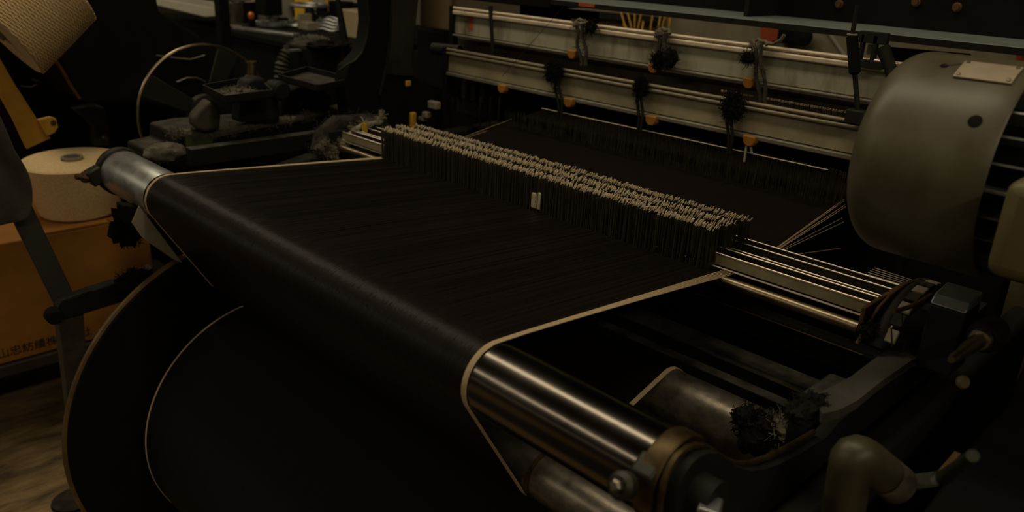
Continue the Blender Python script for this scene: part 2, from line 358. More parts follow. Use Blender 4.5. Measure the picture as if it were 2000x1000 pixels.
# block with pale cap
t = thing('gear_cover', (.34, .6, .78), 'black block with a pale top beside the motor base', 'cover')
q = [A(u, v, 0, .30) for u, v in [(1813,585),(1822,573),(1860,575),(1860,690),(1813,690)]]
pA, pB = A(1815, 592, 0, .30), A(1815, 690, 0, .30)
MB().box((.322, pA.y+.03, (pA.z+pB.z)/2), (.044, .06, pA.z-pB.z)).build('block_body', MT['cast'], t, bevel=.003)
MB().prism([V(.30,pA.y,pA.z), V(.30,pA.y+.012,pA.z+.011), V(.30,pA.y+.055,pA.z+.016), V(.30,pA.y+.06,pA.z)], (.044,0,0)).build('cap', MT['galv'], t, bevel=.002)
# bolt with handle
t = thing('clamp_handle', A(1900,690,0,.37), 'short steel handle with a bright ring on the dark frame below the motor', 'handle')
a_, b_ = A(1858, 703, 0, .37), A(1912, 665, 0, .37)
MB().tube([a_, lerp(a_, b_, .12), lerp(a_, b_, .3), lerp(a_, b_, .6), b_], [.004,.0062,.006,.009,.0095], 14).build('grip', MT['copper'], t)
d = (b_-a_).normalized()
MB().lathe([(0,.012),(.003,.014),(.007,.014),(.01,.012)], lerp(a_, b_, 1.0), d, 24).build('ring', MT['rail'], t)
MB().lathe([(0,.016),(.006,.02),(.02,.022),(.05,.018)], b_+d*.012, d, 24).build('boss', MT['cast'], t)
tag(MB().lathe([(0,.004),(.002,.008),(.006,.0085),(.009,.006)], A(1876, 745, 0, .37), (.7,-.6,.3), 20).build('set_screw', MT['tan']), 'small round brass screw head below the steel handle', 'screw')
# pipe elbow, lower right
t = thing('oil_pipe', (.36, .2, .6), 'olive pipe elbow with a steel coupling at the bottom right corner', 'pipe')
p0, p1 = A(1640, 1040, 0, .35), A(1662, 905, 0, .35)
p2 = A(1700, 905, 0, .362); p3 = A(1725, 925, 0, .372)
rad = .0215
k1 = p1+(p1-p0).normalized()*.022; k2 = p3-(p3-p2).normalized()*.028
ep = [p0, lerp(p0, p1, .5), p1]+[p1*(1-f)**3+k1*3*f*(1-f)**2+k2*3*f*f*(1-f)+p3*f**3 for f in [q_/9 for q_ in range(1, 10)]]
MB().tube(ep, [rad*1.05]+[rad]*(len(ep)-1), 28).build('elbow', M('olive_enamel', (.055,.05,.026), .45, 0, .3, 14), t, angle=70)
dd = (p3-p2).normalized()
MB().lathe([(0,.021),(.002,.0215),(.022,.0215),(.024,.0205)], p3+dd*.004, dd, 28).build('coupling', MT['worn'], t)
p4 = p3+dd*.026
MB().tube([p4, p4+V(.03,.045,.004), A(1900, 890, 0, .47)], [.010,.008,.005], 14).build('branch_pipe', MT['greencast'], t)
MB().prism([p4+V(.02,.04,.0), p4+V(.03,.06,.002), p4+V(.03,.062,.03)], (.006,0,0)).build('lug', MT['rust'], t)
tag(MB().box(A(1385, 1000, 0, .30), (.02, .025, .02), rz=.4).build('metal_tab', MT['galv'], bevel=.002), 'small pale metal tab at the bottom edge below the collar', 'tab')
# ------------------------------------------------------------------ motor
MY, MZ, MR = .46, 1.112, .121
mo = thing('electric_motor', (.4, MY, MZ-.14), 'big round grey green electric motor at the right', 'motor')
prof = [(0,.0),(0,.085)] + [(.036-.036*math.cos(math.radians(a)), .085+.036*math.sin(math.radians(a))) for a in range(10, 91, 10)] + [(.11, .1213), (.149, .1215), (.151, .1195), (.149, .1145), (.06,.112)]
MB().lathe(prof, (.216, MY, MZ), (1,0,0), 96, close=False).build('fan_cowl', MT['motor'], mo, angle=50)
MB().cyl((.29, MY, MZ), (.60, MY, MZ), .09, n=64).build('stator_body', MT['darkpaint'], mo)
for k in range(24):
    a = 2*PI*k/24; d = V(0, math.cos(a), math.sin(a)); n_ = V(0, -math.sin(a), math.cos(a))*.0017
    b = MB(); p = V(.335, MY, MZ)
    b.add([p+d*.088-n_, p+d*.110-n_*.7, p+d*.110+n_*.7, p+d*.088+n_, p+V(.26,0,0)+d*.088-n_, p+V(.26,0,0)+d*.110-n_*.7, p+V(.26,0,0)+d*.110+n_*.7, p+V(.26,0,0)+d*.088+n_],
          [(0,1,2,3),(7,6,5,4),(0,4,5,1),(1,5,6,2),(2,6,7,3),(3,7,4,0)])
    b.build('cooling_fin', MT['fin'], mo)
def onm(x, ang, r=MR+.0012): return V(x, MY+r*math.cos(math.radians(ang)), MZ+r*math.sin(math.radians(ang)))
b = MB(); rows = [[onm(lerp(.297,.354,i/6), an) for i in range(7)] for an in (122.5,120.5,118.5,116.5,114.5,112.5,110.5,108.5,106.5)]
b.grid(rows); rows2 = [[onm(lerp(.297,.354,i/6), an, MR+.003) for i in range(7)] for an in (122.5,120.5,118.5,116.5,114.5,112.5,110.5,108.5,106.5)]
b.grid(rows2)
for rr, r2 in ((rows[0], rows2[0]), (rows[-1], rows2[-1]), ([x[0] for x in rows], [x[0] for x in rows2]), ([x[-1] for x in rows], [x[-1] for x in rows2])): b.grid([rr, r2])
npl = b.build('nameplate', MT['plate'], mo); npl['label'] = 'bare pale metal nameplate'
for x_, an in ((.301, 120.5), (.350, 120.5), (.301, 108.5), (.350, 108.5)):
    q = onm(x_, an, MR+.003); MB().lathe([(0,.0022),(.0012,.002),(.0016,.001)], q, (q-V(x_,MY,MZ)), 12).build('rivet', MT['worn'], npl)
for x_, an, rr in ((.339, 146.8, .0068), (.280, 113, .0038)):
    q = onm(x_, an, MR-.0005); MB().lathe([(0,rr),(.0015,rr),(.0016,rr*.8)], q, (q-V(x_,MY,MZ)), 20).build('screw_recess', MT['darkpaint'], mo)
MB().tube([onm(lerp(.280,.302,i/6), 113-i*1.1, MR) for i in range(7)], .0014, 5).build('seam', MT['rubber'], mo)
pt = A(2026, 452, 1, .312)
MB().box(pt, (.062, .05, .098)).build('terminal_box', MT['tan'], mo, bevel=.014, seg=5)
MB().box(pt+V(.0,.055,0), (.045, .08, .05)).build('box_neck', MT['darkpaint'], mo)
MB().box((.47, .575, .985), (.26, .11, .03)).build('foot', MT['darkpaint'], mo, bevel=.006)
# ------------------------------------------------------------------ drop wires
DT = [(.487,.0),(.4925,.001),(.498,.0015),(.524,.0035),(.532,.0045),(.540,.004),(.574,.005),(.582,.0035)]
def dropper_mesh(tilt, lean):
    b = MB(); t = .0005; w_ = .0026
    b.box((0,0,-.0385), (t*2, w_*2, .071))
    b.box((0,.0005,-.0015), (t*1.6, .0022, .006))
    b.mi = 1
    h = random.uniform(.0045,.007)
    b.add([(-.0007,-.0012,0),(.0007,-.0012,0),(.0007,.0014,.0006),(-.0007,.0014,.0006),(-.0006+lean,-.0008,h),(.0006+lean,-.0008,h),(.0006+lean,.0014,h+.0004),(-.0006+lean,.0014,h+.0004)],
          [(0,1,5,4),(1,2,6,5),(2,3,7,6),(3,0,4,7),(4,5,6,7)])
    for v in b.v: v.x += v.z*tilt
    return b
dlist = []
for ri, (yy, dz) in enumerate(DT):
    n = 215
    for k in range(n):
        x = XL+.012+(XR-.03-XL)*(k+random.uniform(-.3,.3))/n + ri*.0009
        y = yy+random.uniform(-.0025,.0025)+ (.004*math.sin(x*9) if ri > 2 else 0)
        z = zs(y)+.0655+dz+random.uniform(-.0028,.0022)
        dlist.append((x, y, z))
dlist.sort(key=lambda p: (V(*p)-CAM).length)
protos = []
for k in range(6):
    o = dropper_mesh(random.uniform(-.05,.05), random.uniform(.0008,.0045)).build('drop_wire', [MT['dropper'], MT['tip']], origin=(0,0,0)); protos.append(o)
DL = 'thin drop wire with bright hooked tip at the nearer end of the rows'
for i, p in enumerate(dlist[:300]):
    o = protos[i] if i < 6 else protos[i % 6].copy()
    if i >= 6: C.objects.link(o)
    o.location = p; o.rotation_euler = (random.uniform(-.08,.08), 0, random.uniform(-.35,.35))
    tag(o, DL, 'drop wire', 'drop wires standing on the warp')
b = MB()
for p in dlist[300:]:
    d = dropper_mesh(random.uniform(-.05,.05), random.uniform(.0008,.0045)); k = len(b.v); R = Matrix.Rotation(random.uniform(-.35,.35), 3, 'Z')
    b.v += [R @ v+Vector(p) for v in d.v]
    b.f += [[k+i for i in f] for f in d.f]; b.m += d.m
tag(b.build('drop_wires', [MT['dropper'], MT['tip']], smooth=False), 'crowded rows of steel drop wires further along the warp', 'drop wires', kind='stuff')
# ivory clip hanging in front of the drop wires
cp = A(1046, 392, 1, .483)
t = thing('plastic_clip', cp-V(0,0,.013), 'small ivory plastic clip with a slot hanging before the drop wires', 'clip')
w2 = .0118
b = MB()
def clip_half(x0, x1, zt, zb): return [V(cp.x+x0,0,cp.z+zb), V(cp.x+x1,0,cp.z+zb), V(cp.x+x1,0,cp.z+zt-.002), V(cp.x+lerp(x0,x1,.8),0,cp.z+zt), V(cp.x+lerp(x0,x1,.2),0,cp.z+zt), V(cp.x+x0,0,cp.z+zt-.002)]
for x0, x1, zt, zb in ((-w2, -.0012, .0135, -.0155), (.0006, w2, .0165, -.0155)):
    b.prism([v+V(0,cp.y,0) for v in clip_half(x0, x1, zt, zb)], (0,.006,0))
b.box((cp.x, cp.y+.003, cp.z-.0105), (.004, .006, .010))
b.build('clip_body', MT['ivory'], t, bevel=.0014, seg=3)
for dx_ in (-.004, .006): MB().tube([V(cp.x+dx_, cp.y+.003, cp.z+.014), V(cp.x+dx_*.9, cp.y+.004, cp.z+.05)], .0006, 5).build('hanging_wire', MT['wire'], t)
# ------------------------------------------------------------------ stop motion rack
rk = thing('stop_motion_rack', (-.4, .52, .85), 'rack of long thin steel rails passing through the drop wires', 'rack')
XA, XB = -1.06, .226
MB().cyl((-1.05, .492, .8585), (.222, .492, .8585), .0085, n=24).build('round_tube', MT['copper'], rk)
for y, z, h, t_ in ((.508, .892, .017, .002), (.530, .894, .004, .0018), (.545, .892, .012, .002), (.579, .893, .010, .002), (.606, .892, .008, .002)):
    b = MB(); b.box(((XA+XB)/2, y, z-h/2), (XB-XA, t_, h)); b.build('flat_rail', MT['panelb'] if h > .016 else MT['darkrail'], rk)
    MB().cyl((XA, y, z+.0005), (XB, y, z+.0005), .0016, n=10).build('rail_edge', MT['rail'], rk)
MB().cyl((XA, .494, .8765), (XB-.005, .494, .8765), .0016, n=8).build('rail_edge', MT['rail'], rk)
for k in range(5): MB().cyl((.165, .635+k*.008, .884+.0005*k), (.236, .635+k*.008, .884), .0007, n=6).build('contact_wire', MT['rail'], rk)
b = MB(); b.box((.229, .55, .878), (.006, .15, .036)); b.build('end_plate', MT['rust'], rk, bevel=.001)
b = MB(); b.box((-1.06, .55, .876), (.008, .15, .04)); b.build('end_plate', MT['cast'], rk, bevel=.001)
MB().tube([V(.232,.47,.845), V(.236,.485,.872), V(.24,.50,.893), V(.242,.53,.905), V(.244,.57,.909), V(.246,.62,.905), V(.25,.66,.893)], .0028, 8).build('wiring', MT['rust'], rk)
cb = thing('cable_chain', (.262, .56, .86), 'curved black cable chain with pale segments at the rack\'s right end', 'cable chain')
cpts = [(.475,.852),(.49,.873),(.505,.888),(.525,.899),(.548,.906),(.572,.909),(.596,.908),(.62,.903)]
MB().tube([V(.256, y, z-.006) for y, z in cpts], .011, 12).build('chain_core', MT['cast'], cb)
for i in range(len(cpts)-1):
    (y0, z0), (y1, z1) = cpts[i], cpts[i+1]
    an = math.atan2(z1-z0, y1-y0)
    MB().box((.268, (y0+y1)/2, (z0+z1)/2+.004), (.017, .019, .005), rot=Matrix.Rotation(an, 3, 'X')).build('chain_segment', MT['castdust'] if i % 2 else MT['paper'], cb, bevel=.0015)
br = thing('bracket_plate', (.28, .56, .78), 'black angle bracket with a rusty bent edge carrying the steel rails', 'bracket')
MB().box((.268, .58, .825), (.03, .16, .07)).build('bracket_body', MT['cast'], br, bevel=.002)
ed = [A(u, v, 0, .285) for u, v in [(1742,675),(1741,640),(1742,637),(1755,640),(1762,634),(1762,612),(1750,608)]]
MB().tube(ed, .0011, 6).build('bent_edge', MT['copper'], br)
MB().tube([A(u, v, 0, .285) for u, v in [(1745,609),(1775,600),(1800,588),(1818,576)]], .003, 8).build('edge_strip', MT['rust'], br)
b = MB(); p = A(1700, 645, 0, .24); b.blob(p, (.012,.022,.012), .5, 4, 12, 6); b.fuzz(p, (.013,.023,.013), 160, .01)
tag(b.build('lint_clump', MT['lint']), 'dark lint under the right end of the steel rails', 'lint')
# left rag and yellow tag
b = MB(); q = [A(620, 292, 0, -1.075), A(632, 262, 0, -1.08), A(655, 243, 0, -1.09), A(690, 238, 0, -1.10), A(722, 236, 0, -1.10), A(742, 243, 0, -1.11)]
rag = thing('lint_covered_bundle', A(660, 305, 0, -1.08), 'lint covered bundle of waste yarn on the rack\'s left end', 'yarn waste')
b.tube([q[0], q[1], q[2], q[3], q[4], q[5]], [.012,.02,.022,.02,.018,.012], 12)
for v in b.v: v += V(1,1,1)*.008*noise.noise(v*60)
for p in q: b.fuzz(p, .02, 90, .018, .0005)
b.build('waste_core', M('dirty_waste_yarn', (.034,.031,.022), .95, 0, .7, 50, .5, 200), rag)
b = MB(); z_ = [A(648, 300, 0, -1.045), A(668, 280, 0, -1.05), A(690, 255, 0, -1.055), A(712, 243, 0, -1.06), A(735, 240, 0, -1.07), A(742, 230, 0, -1.07)]
b.tube(z_, [.005,.006,.007,.006,.006,.004], 8); 
for p in z_: b.fuzz(p, .008, 60, .014, .0005)
b.build('pale_strand', M('pale_waste_yarn', (.34,.30,.21), .95, 0, .4, 60), rag)
b = MB(); 
for p in ((625,288),(640,302),(650,292),(635,280)): pp = A(*p, 0, -1.05); b.blob(pp, .010, .5, 4, 8, p[0]); b.fuzz(pp, .012, 70, .012, .0005)
b.build('waste_tuft', MT['lintpale'], rag)
pt = A(712, 250, 0, -1.045)
t = thing('yellow_tag', pt-V(0,0,.012), 'small yellow paper tag tied to the lint covered bundle', 'tag')
MB().box(pt, (.013, .0012, .024), rot=Matrix.Rotation(.7, 3, 'Z') @ Matrix.Rotation(.2, 3, 'X')).build('tag_card', MT['yellow'], t)
MB().tube([pt+V(0,0,.010), pt+V(-.004,-.002,.02), pt+V(-.012,-.001,.026)], .0007, 5).build('tag_string', MT['selv'], t)
# ------------------------------------------------------------------ heald frames
def heald(y, prof_top, pm, nm, label, x0, x1, z):
    t = thing('heald_shaft', ((x0+x1)/2, y, z['lip']), label, 'heald frame')
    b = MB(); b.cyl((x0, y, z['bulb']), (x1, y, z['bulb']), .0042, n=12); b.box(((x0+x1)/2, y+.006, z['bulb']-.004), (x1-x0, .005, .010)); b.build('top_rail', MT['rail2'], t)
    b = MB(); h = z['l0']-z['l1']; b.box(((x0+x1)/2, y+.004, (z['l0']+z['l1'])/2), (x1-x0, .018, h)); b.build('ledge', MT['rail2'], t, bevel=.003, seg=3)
    b = MB(); b.box(((x0+x1)/2, y+.010, (z['l1']+z['p1'])/2), (x1-x0, .012, z['l1']-z['p1'])); b.build('panel', pm, t)
    b = MB(); b.box(((x0+x1)/2, y+.006, (z['p1']-.0015+z['lip'])/2), (x1-x0, .020, z['p1']-.003-z['lip'])); b.build('bottom_lip', MT['alu'], t, bevel=.002)
    for xx in (x0-.006, x1+.006): MB().box((xx, y+.006, z['bulb']-.14), (.016, .022, .29)).build('end_post', MT['darkpaint'], t, bevel=.002)
    return t
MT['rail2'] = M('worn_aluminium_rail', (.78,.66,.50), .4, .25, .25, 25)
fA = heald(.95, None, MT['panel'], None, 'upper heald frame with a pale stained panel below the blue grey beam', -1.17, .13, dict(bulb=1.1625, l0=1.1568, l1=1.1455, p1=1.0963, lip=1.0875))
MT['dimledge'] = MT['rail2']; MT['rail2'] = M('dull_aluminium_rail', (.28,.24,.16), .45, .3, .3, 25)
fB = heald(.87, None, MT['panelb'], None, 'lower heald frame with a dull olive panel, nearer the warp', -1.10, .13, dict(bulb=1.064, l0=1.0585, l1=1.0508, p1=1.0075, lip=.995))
def hook(u, v, y, par, s=1.0, legs=False):
    p = A(u, v, 1, y-.014); wv, hv = .0135*s, .0105*s
    poly = [p+V(-wv,0,hv), p+V(wv,0,hv), p+V(wv,0,-.2*hv), p+V(.6*wv,0,-.9*hv), p+V(-.3*wv,0,-hv), p+V(-.85*wv,0,-.3*hv)]
    o = MB().prism(poly, (0,.016,0)).build('plastic_hook', MT['orange'], par, bevel=.002); o['label'] = 'orange plastic hook'
    if legs:
        MB().box(p+V(-.004,.004,-.026), (.0035,.003,.032)).box(p+V(.006,.006,-.016), (.0035,.003,.014), rot=Matrix.Rotation(-.35,3,'Y')).build('hook_leg', MT['pale'], o)
for u, v in ((1115,107),(1274,134),(1460,163),(922,72)): hook(u, v, .95, fA) if u > 930 else None
for u, v, l in ((978,174,0),(1108,201,0),(1269,236,0),(1461,276,1)): hook(u, v, .87, fB, 1.0, bool(l))
for k, (u, w_) in enumerate(((884,.006),(938,.005),(958,.003),(905,.004),(975,.003))):
    p = A(u, 205, 1, .93); MB().box(p+V(0,0,-.03), (w_,.004,.10)).build('guide_rod', MT['darkrail'], fB)
ln = MB().box(A(885, 38, 1, .944)+V(.145,0,0)*0, (.001,.001,.001))
b = MB(); p = A(921, 42, 1, .9545); b.box(p, (.012,.002,.044)); sub(b.build('rust_mark', MT['redp'], fA), 'faded red paint stripe')
tag(MB().tube([A(958,12,1,.946), A(960,50,1,.944), A(963,112,1,.944)], [.006,.005,.005], 8).build('hanging_strap', MT['cast']), 'black strap crossing the left part of the upper heald shaft', 'strap')
# heddles
hl = 'thin steel heddle wire in the row behind the black warp'
hm = MB(); hm.cyl((0,0,-.07),(0,0,-.004), .0005, n=5); hm.tube([V(.0012*math.sin(2*PI*i/10), 0, -.001+.0035*math.cos(2*PI*i/10)) for i in range(10)], .0005, 4, closed=True)
hm.mi = 0; hp = hm.build('heddle', MT['dimwire'], origin=(0,0,0))
for k in range(200):
    o = hp if k == 0 else hp.copy()
    if k: C.objects.link(o)
    x = lerp(-.72, .02, (k+random.uniform(-.25,.25))/199); o.location = (x, .868+random.uniform(-.003,.003), lerp(.965,.9715,k/199)+random.uniform(-.001,.001)); o.rotation_euler = (0,random.uniform(-.03,.03),random.uniform(-.6,.6))
    tag(o, hl, 'heddle', 'heddles hanging in the lower heald frame')
b = MB()
for k in range(420):
    x = lerp(-.85, .03, random.random()); z0 = .948+random.uniform(-.006,.006)+ (x+.4)*.006
    b.cyl((x, .85+random.uniform(-.004,.004), z0-.03), (x, .85, z0), .0004, n=4)
o = b.build('heddle_eyes', MT['dimwire']); tag(o, 'dim fringe of heddle ends just above the far warp', 'heddles', kind='stuff')
tag(MB().cyl((-.74, .864, .9665), (-.02, .864, .9715), .0008, n=6).build('heddle_rod', MT['tip']), 'thin bright heddle rod across the row of heddles', 'rod')
b = MB()
for k in range(85):
    x = lerp(-.31, .03, (k+random.random()*.7)/85); b.tube([V(x+.0014*math.sin(2*PI*i/8), .945, 1.0655+.0016*math.cos(2*PI*i/8)) for i in range(8)], .0005, 4, closed=True)
    b.cyl((x+.001,.946,1.03),(x+.001,.946,1.063), .00025, n=3)
tag(b.build('heddle_loops', MT['copper']), 'beaded row of bright heddle loops above the lower heald frame', 'heddles', kind='stuff')
# cords, lint on the heald frames
def cord(u, v0, v1, label, y=.94, drift=10, clump=0, tail=None, s=1.0):
    t = thing('tie_cord', A(u+drift, v1, 1, y), label, 'cord', 'cords tied on the heald frames')
    top_ = A(u, v0, 1, y-.004)
    for k, off in enumerate((-4, 5)):
        pts = [A(u+off*1.3+lerp(0,drift,f)+2.5*math.sin(f*9+k*2), lerp(v0, v1, f), 1, y-.009-.004*k) for f in [i/10 for i in range(11)]]
        b = MB(); b.tube(pts, [.0042*s]*11, 7); b.fuzz(pts[5], (.004,.004,.03), 30, .008, .0005)
        for v in b.v: v += V(1,0,1)*.0010*noise.noise(v*300)
        b.build('hanging_strand', MT['ropedark'], t)
    lp = [top_+V(-.012,.0,-.006), top_+V(-.010,.004,.004), top_+V(-.002,.006,.009), top_+V(.008,.002,.006), top_+V(.016,.004,.007), top_+V(.022,.0,.0)]
    MB().tube(lp, .0034*s, 8).build('loop', MT['rope'], t)
    b = MB(); b.blob(top_+V(-.004,-.004,-.003), .0075*s, .4, 4, 10, u); b.fuzz(top_+V(-.004,-.004,-.003), .008*s, 40, .012, .0005); b.build('knot', MT['rope'], t)
    if clump:
        p = A(u+drift+clump[0], clump[1], 1, y-.012); b = MB(); b.blob(p, (.018*clump[2],.012,.018*clump[2]), .6, 3, 12, u); b.fuzz(p, (.018*clump[2],.012,.018*clump[2]), 120, .014, .0006); b.build('fray', MT['lint'], t)
    if tail: MB().tube([top_+V(.018,.002,.004)] + [A(a, b_, 1, y-.002) for a, b_ in tail], .0035, 7).build('tail', MT['rope'], t)
cord(1130, 45, 128, 'knotted grey cord tied on the upper frame, leftmost of three', drift=10, clump=(14,52,.7), tail=[(1165,50)])
cord(1292, 64, 135, 'knotted cord in a thick tangled bundle on the middle of the upper frame', drift=4, clump=(12,112,1.0), s=1.25)
cord(1478, 86, 205, 'knotted grey cord with a long tail on the upper frame, rightmost of three', drift=12, clump=(-28,112,.6), tail=[(1510,86),(1525,78),(1532,68)])
for u, v, rx, rz, y, lab in ((1082,138,.020,.022,.858,'dark lint tuft left on the lower heald frame'),(1252,168,.009,.014,.858,'small dark lint tuft mid way on the lower heald frame'),(1432,205,.020,.026,.858,'largest dark lint tuft hanging on the lower heald frame'),(1288,118,.012,.012,.93,'dark lint in the thick tangled cord')):
    p = A(u, v, 1, y); b = MB(); b.blob(p, (rx*.8,.010,rz*.8), .9, 3.5, 16, u)
    for q_ in range(4): b.blob(p+V(random.uniform(-1,1)*rx*.8, 0, random.uniform(-1,.7)*rz*.9), (rx*.45,.008,rz*.45), .9, 3, 8, u+q_)
    b.fuzz(p, (rx*1.15,.014,rz*1.2), 380, .013, .0006)
    tag(b.build('lint_tuft', MT['lint']), lab, 'lint')
for u, v0, v1, dx_, lab in ((1088,150,228,7,'dark cord hanging below the left lint tuft'),(1250,172,255,0,'dark cord crossing the lower frame mid way'),(1425,205,300,0,'dark cord hanging below the largest lint tuft')):
    b = MB()
    for k in (-3.5, 3.5): b.tube([A(u+k+dx_*f+2*math.sin(7*f+k), lerp(v0, v1, f), 1, .856) for f in [i/8 for i in range(9)]], .0034, 7)
    b.fuzz(A(u, v0+15, 1, .856), (.008,.006,.02), 80, .012, .0005)
    tag(b.build('dark_cord', MT['cast']), lab, 'cord')
tag(MB().box((.4, -1.9, .006), (3.6, 2.6, .012)).build('unseen_dark_mat', MT['rubber']), 'unseen black mat added in the aisle to darken the roller reflections', 'mat')  # unseen; added so the rollers reflect dark instead of lit floor
# ------------------------------------------------------------------ overhead beam
t = thing('overhead_beam', (0, 1.0, 1.205), 'long blue grey steel beam crossing above the heald frames', 'beam')
MB().box((.20, 1.118, 1.203), (2.15, .196, .007)).build('flange', MT['beam'], t, bevel=.0015)
MB().box((.20, 1.0195, 1.1995), (2.15, .003, .012)).build('flange_lip', MT['castdust'], t)
MB().box((-.05, 1.222, 1.40), (2.9, .012, .40)).build('web', MT['darkpaint'], t)
MB().box((-1.20, 1.11, 1.197), (.64, .18, .03)).build('left_flange', MT['darkpaint'], t, bevel=.003)
ps = A(1463, 28, 1, 1.10); MB().box((ps.x, 1.15, 1.32), (.010, .13, .227)).build('stiffener', MT['castdust'], t)
pr_ = A(1148, 9, 1, 1.02); MB().box((pr_.x, 1.017, 1.2015), (.05, .004, .008)).build('red_end', MT['redp'], t)
for u, v in ((1640,8),(1870,14),(1790,4)):
    p = A(u, v, 1, 1.216); MB().lathe([(0,.009),(.004,.009),(.005,.006),(.010,.006)], p, (0,-1,0), 16).build('bolt', MT['rust'], t)
tag(MB().box((-.74, .93, 1.178), (.56, .04, .028)).build('cross_strip', MT['darkpaint'], bevel=.003) if False else MB().box((-.92, 1.10, 1.165), (.26, .03, .03)).build('cross_strip', MT['darkpaint'], bevel=.003), 'short black strip under the beam behind the upper heald frame', 'strip')
# lifting rod
p0 = A(1664, 70, 1, .85); p1 = A(1670, 146, 1, .85); p2 = A(1675, 215, 1, .85)
t = thing('lifting_rod', p2, 'black lifting rod hanging in front of both heald frames near the motor', 'rod')
MB().lathe([(0,.004),(.001,.0095),((p1-p0).length-.004,.0098),((p1-p0).length,.005)], p0, p1-p0, 20).build('sleeve', MT['darkpaint'], t)
MB().cyl(p1, p2, .0045, n=14).build('rod', MT['cast'], t)
MB().box(p2+V(0,0,-.012), (.034,.02,.026)).build('rod_foot', MT['cast'], t, bevel=.003)
MB().cyl(p0+V(0,0,.0), p0+V(0,0,.05), .004, n=10).build('hanger', MT['cast'], t)
MB().lathe([(0,.0075),(.001,.0088),(.003,.0088)], p0+V(0,0,.0005), (0,0,1), 18).build('cap', MT['pale'], t)
t = thing('guide_bracket', A(1700,130,1,.93), 'dark slotted bracket between the lifting rod and the motor', 'bracket')
pc = A(1700, 112, 1, .93)
b = MB(); b.box(pc+V(0,0,-.012), (.05,.014,.014)); b.box(pc+V(-.018,0,.016), (.006,.012,.045)); b.box(pc+V(.005,0,.016), (.008,.012,.045)); b.box(pc+V(0,0,.034), (.05,.012,.02))
b.build('bracket_frame', MT['cast'], t, bevel=.001)
for dx_ in (-.009, .018): MB().box(pc+V(dx_,.012,.012), (.008,.002,.018)).build('pale_window', MT['pale'], t)  # pale blocks put in for light showing through the bracket openings
MB().cyl(pc+V(.0,-.002,-.004), pc+V(.05,-.002,-.006), .0035, n=12).build('pin', MT['rail'], t)
tag(MB().tube([A(1725,95,1,.88), A(1738,130,1,.87), A(1742,160,1,.86)], [.012,.010,.008], 12).build('curved_lever', MT['castdust']), 'dusty curved arm against the top of the motor', 'arm')
q = [A(u, v, 1, 1.06) for u, v in [(1728,92),(1890,106),(1888,118),(1840,160),(1740,170)]]
tag(MB().prism(q, (0,.02,0)).build('hanger_plate', MT['darkpaint'], bevel=.002), 'black hanger plate under the beam behind the motor', 'plate')
tag(MB().cyl(A(1110,2,1,.88), A(980,150,1,.86), .0006, n=5).build('loose_thread', MT['ink']), 'loose black thread slanting across the upper heald frame', 'thread')
# ------------------------------------------------------------------ behind the heald frames
tag(MB().box((-1.29, 1.13, .66), (.46, .06, .82)).build('dark_end_fill', MT['darkpaint'], bevel=.004), 'black box added for the dark low behind the left end of the heald shafts', 'cover')  # added dark box, keeps the left end below the shafts black
tag(MB().box((-.52, 1.0, 1.035), (1.40, .018, .09)).build('rear_heald_shaft', MT['darkrail'], bevel=.002), 'dim rear heald shaft panel seen in the gap between the two front shafts', 'heald shaft')
tag(MB().box((-.385, 1.06, .70), (1.30, .05, .57)).build('dark_backboard', MT['darkpaint'], bevel=.004), 'black board added for the dark behind the heddles and the far warp', 'board')  # dark board added so the gaps behind the heddles stay black
t = thing('machine_cabinet', (-.55, 2.0, 0), 'pale stained machine cabinet standing behind the heald frames', 'cabinet')
MB().box((-.45, 2.2, .76), (2.5, .5, 1.52)).build('cabinet_body', MT['cab'], t, bevel=.01)
MB().box((-.55, 1.945, .4), (2.25, .012, .7)).build('front_panel', MT['panelb'], t)
hs = thing('hose_bundle', A(1240, 80, 1, 1.7), 'bunch of thin orange hoses behind the upper heald frame', 'hoses')
for k, (u0, v0, u1, v1) in enumerate(((1212,20,1232,72),(1225,22,1236,78),(1240,24,1240,78),(1253,25,1246,76),(1275,28,1270,74),(1290,30,1284,70),(1300,30,1292,68),(1309,32,1308,75),(1218,48,1230,74),(1256,46,1246,74))):
    m_ = A((u0+u1)/2+random.uniform(-3,3), (v0+v1)/2, 1, 1.88)
    MB().tube([A(u0, v0-14, 1, 1.945), A(u0, v0, 1, 1.89), m_, A(u1, v1, 1, 1.89), A(u1, v1+30, 1, 1.945)], .0032, 7).build('hose', MT['orangepaint'], hs)
hh = A(1250, 40, 1, 1.6); tag(MB().prism([A(1130,20,1,1.905), A(1285,34,1,1.905), A(1285,44,1,1.905), A(1250,43,1,1.905), A(1130,32,1,1.905)], (0,.046,0)).build('crossbar', MT['cast']), 'black crossbar over the orange hoses', 'bar')
q = [A(u, v, 1, 1.94) for u, v in [(1486,45),(1527,48),(1526,74),(1500,84),(1486,82)]]
tag(MB().prism(q, (0,.01,0)).build('red_sheet', MT['redp']), 'red panel behind the rightmost tied cord', 'panel')
t = thing('pulley_wheel', A(1555, 90, 1, 1.7), 'black pulley behind the upper frame beside the red panel', 'pulley')
pp = A(1570, 72, 1, 1.92); MB().lathe([(0,.026),(.002,.03),(.014,.03),(.016,.026)], pp, (0,-1,.1), 28).build('rim', MT['darkpaint'], t)
MB().box(A(1540,68,1,1.935), (.06,.03,.04)).build('mount', MT['darkpaint'], t, bevel=.003)
sp0, sp1 = A(1615, 58, 1, 1.945), A(1652, 112, 1, 1.945)
tag(MB().tube([sp0, sp1], .006, 8).build('brace_strut', MT['pale']), 'pale slanting strut seen left of the lifting rod', 'strut')
q = [A(u, v, 1, 2.0) for u, v in [(1955,98),(2010,102),(2010,135),(1955,128)]]
tag(MB().prism(q, (0,.1,0)).build('stacked_box', MT['pale'], bevel=.003), 'pale box behind the motor at the right edge', 'box')
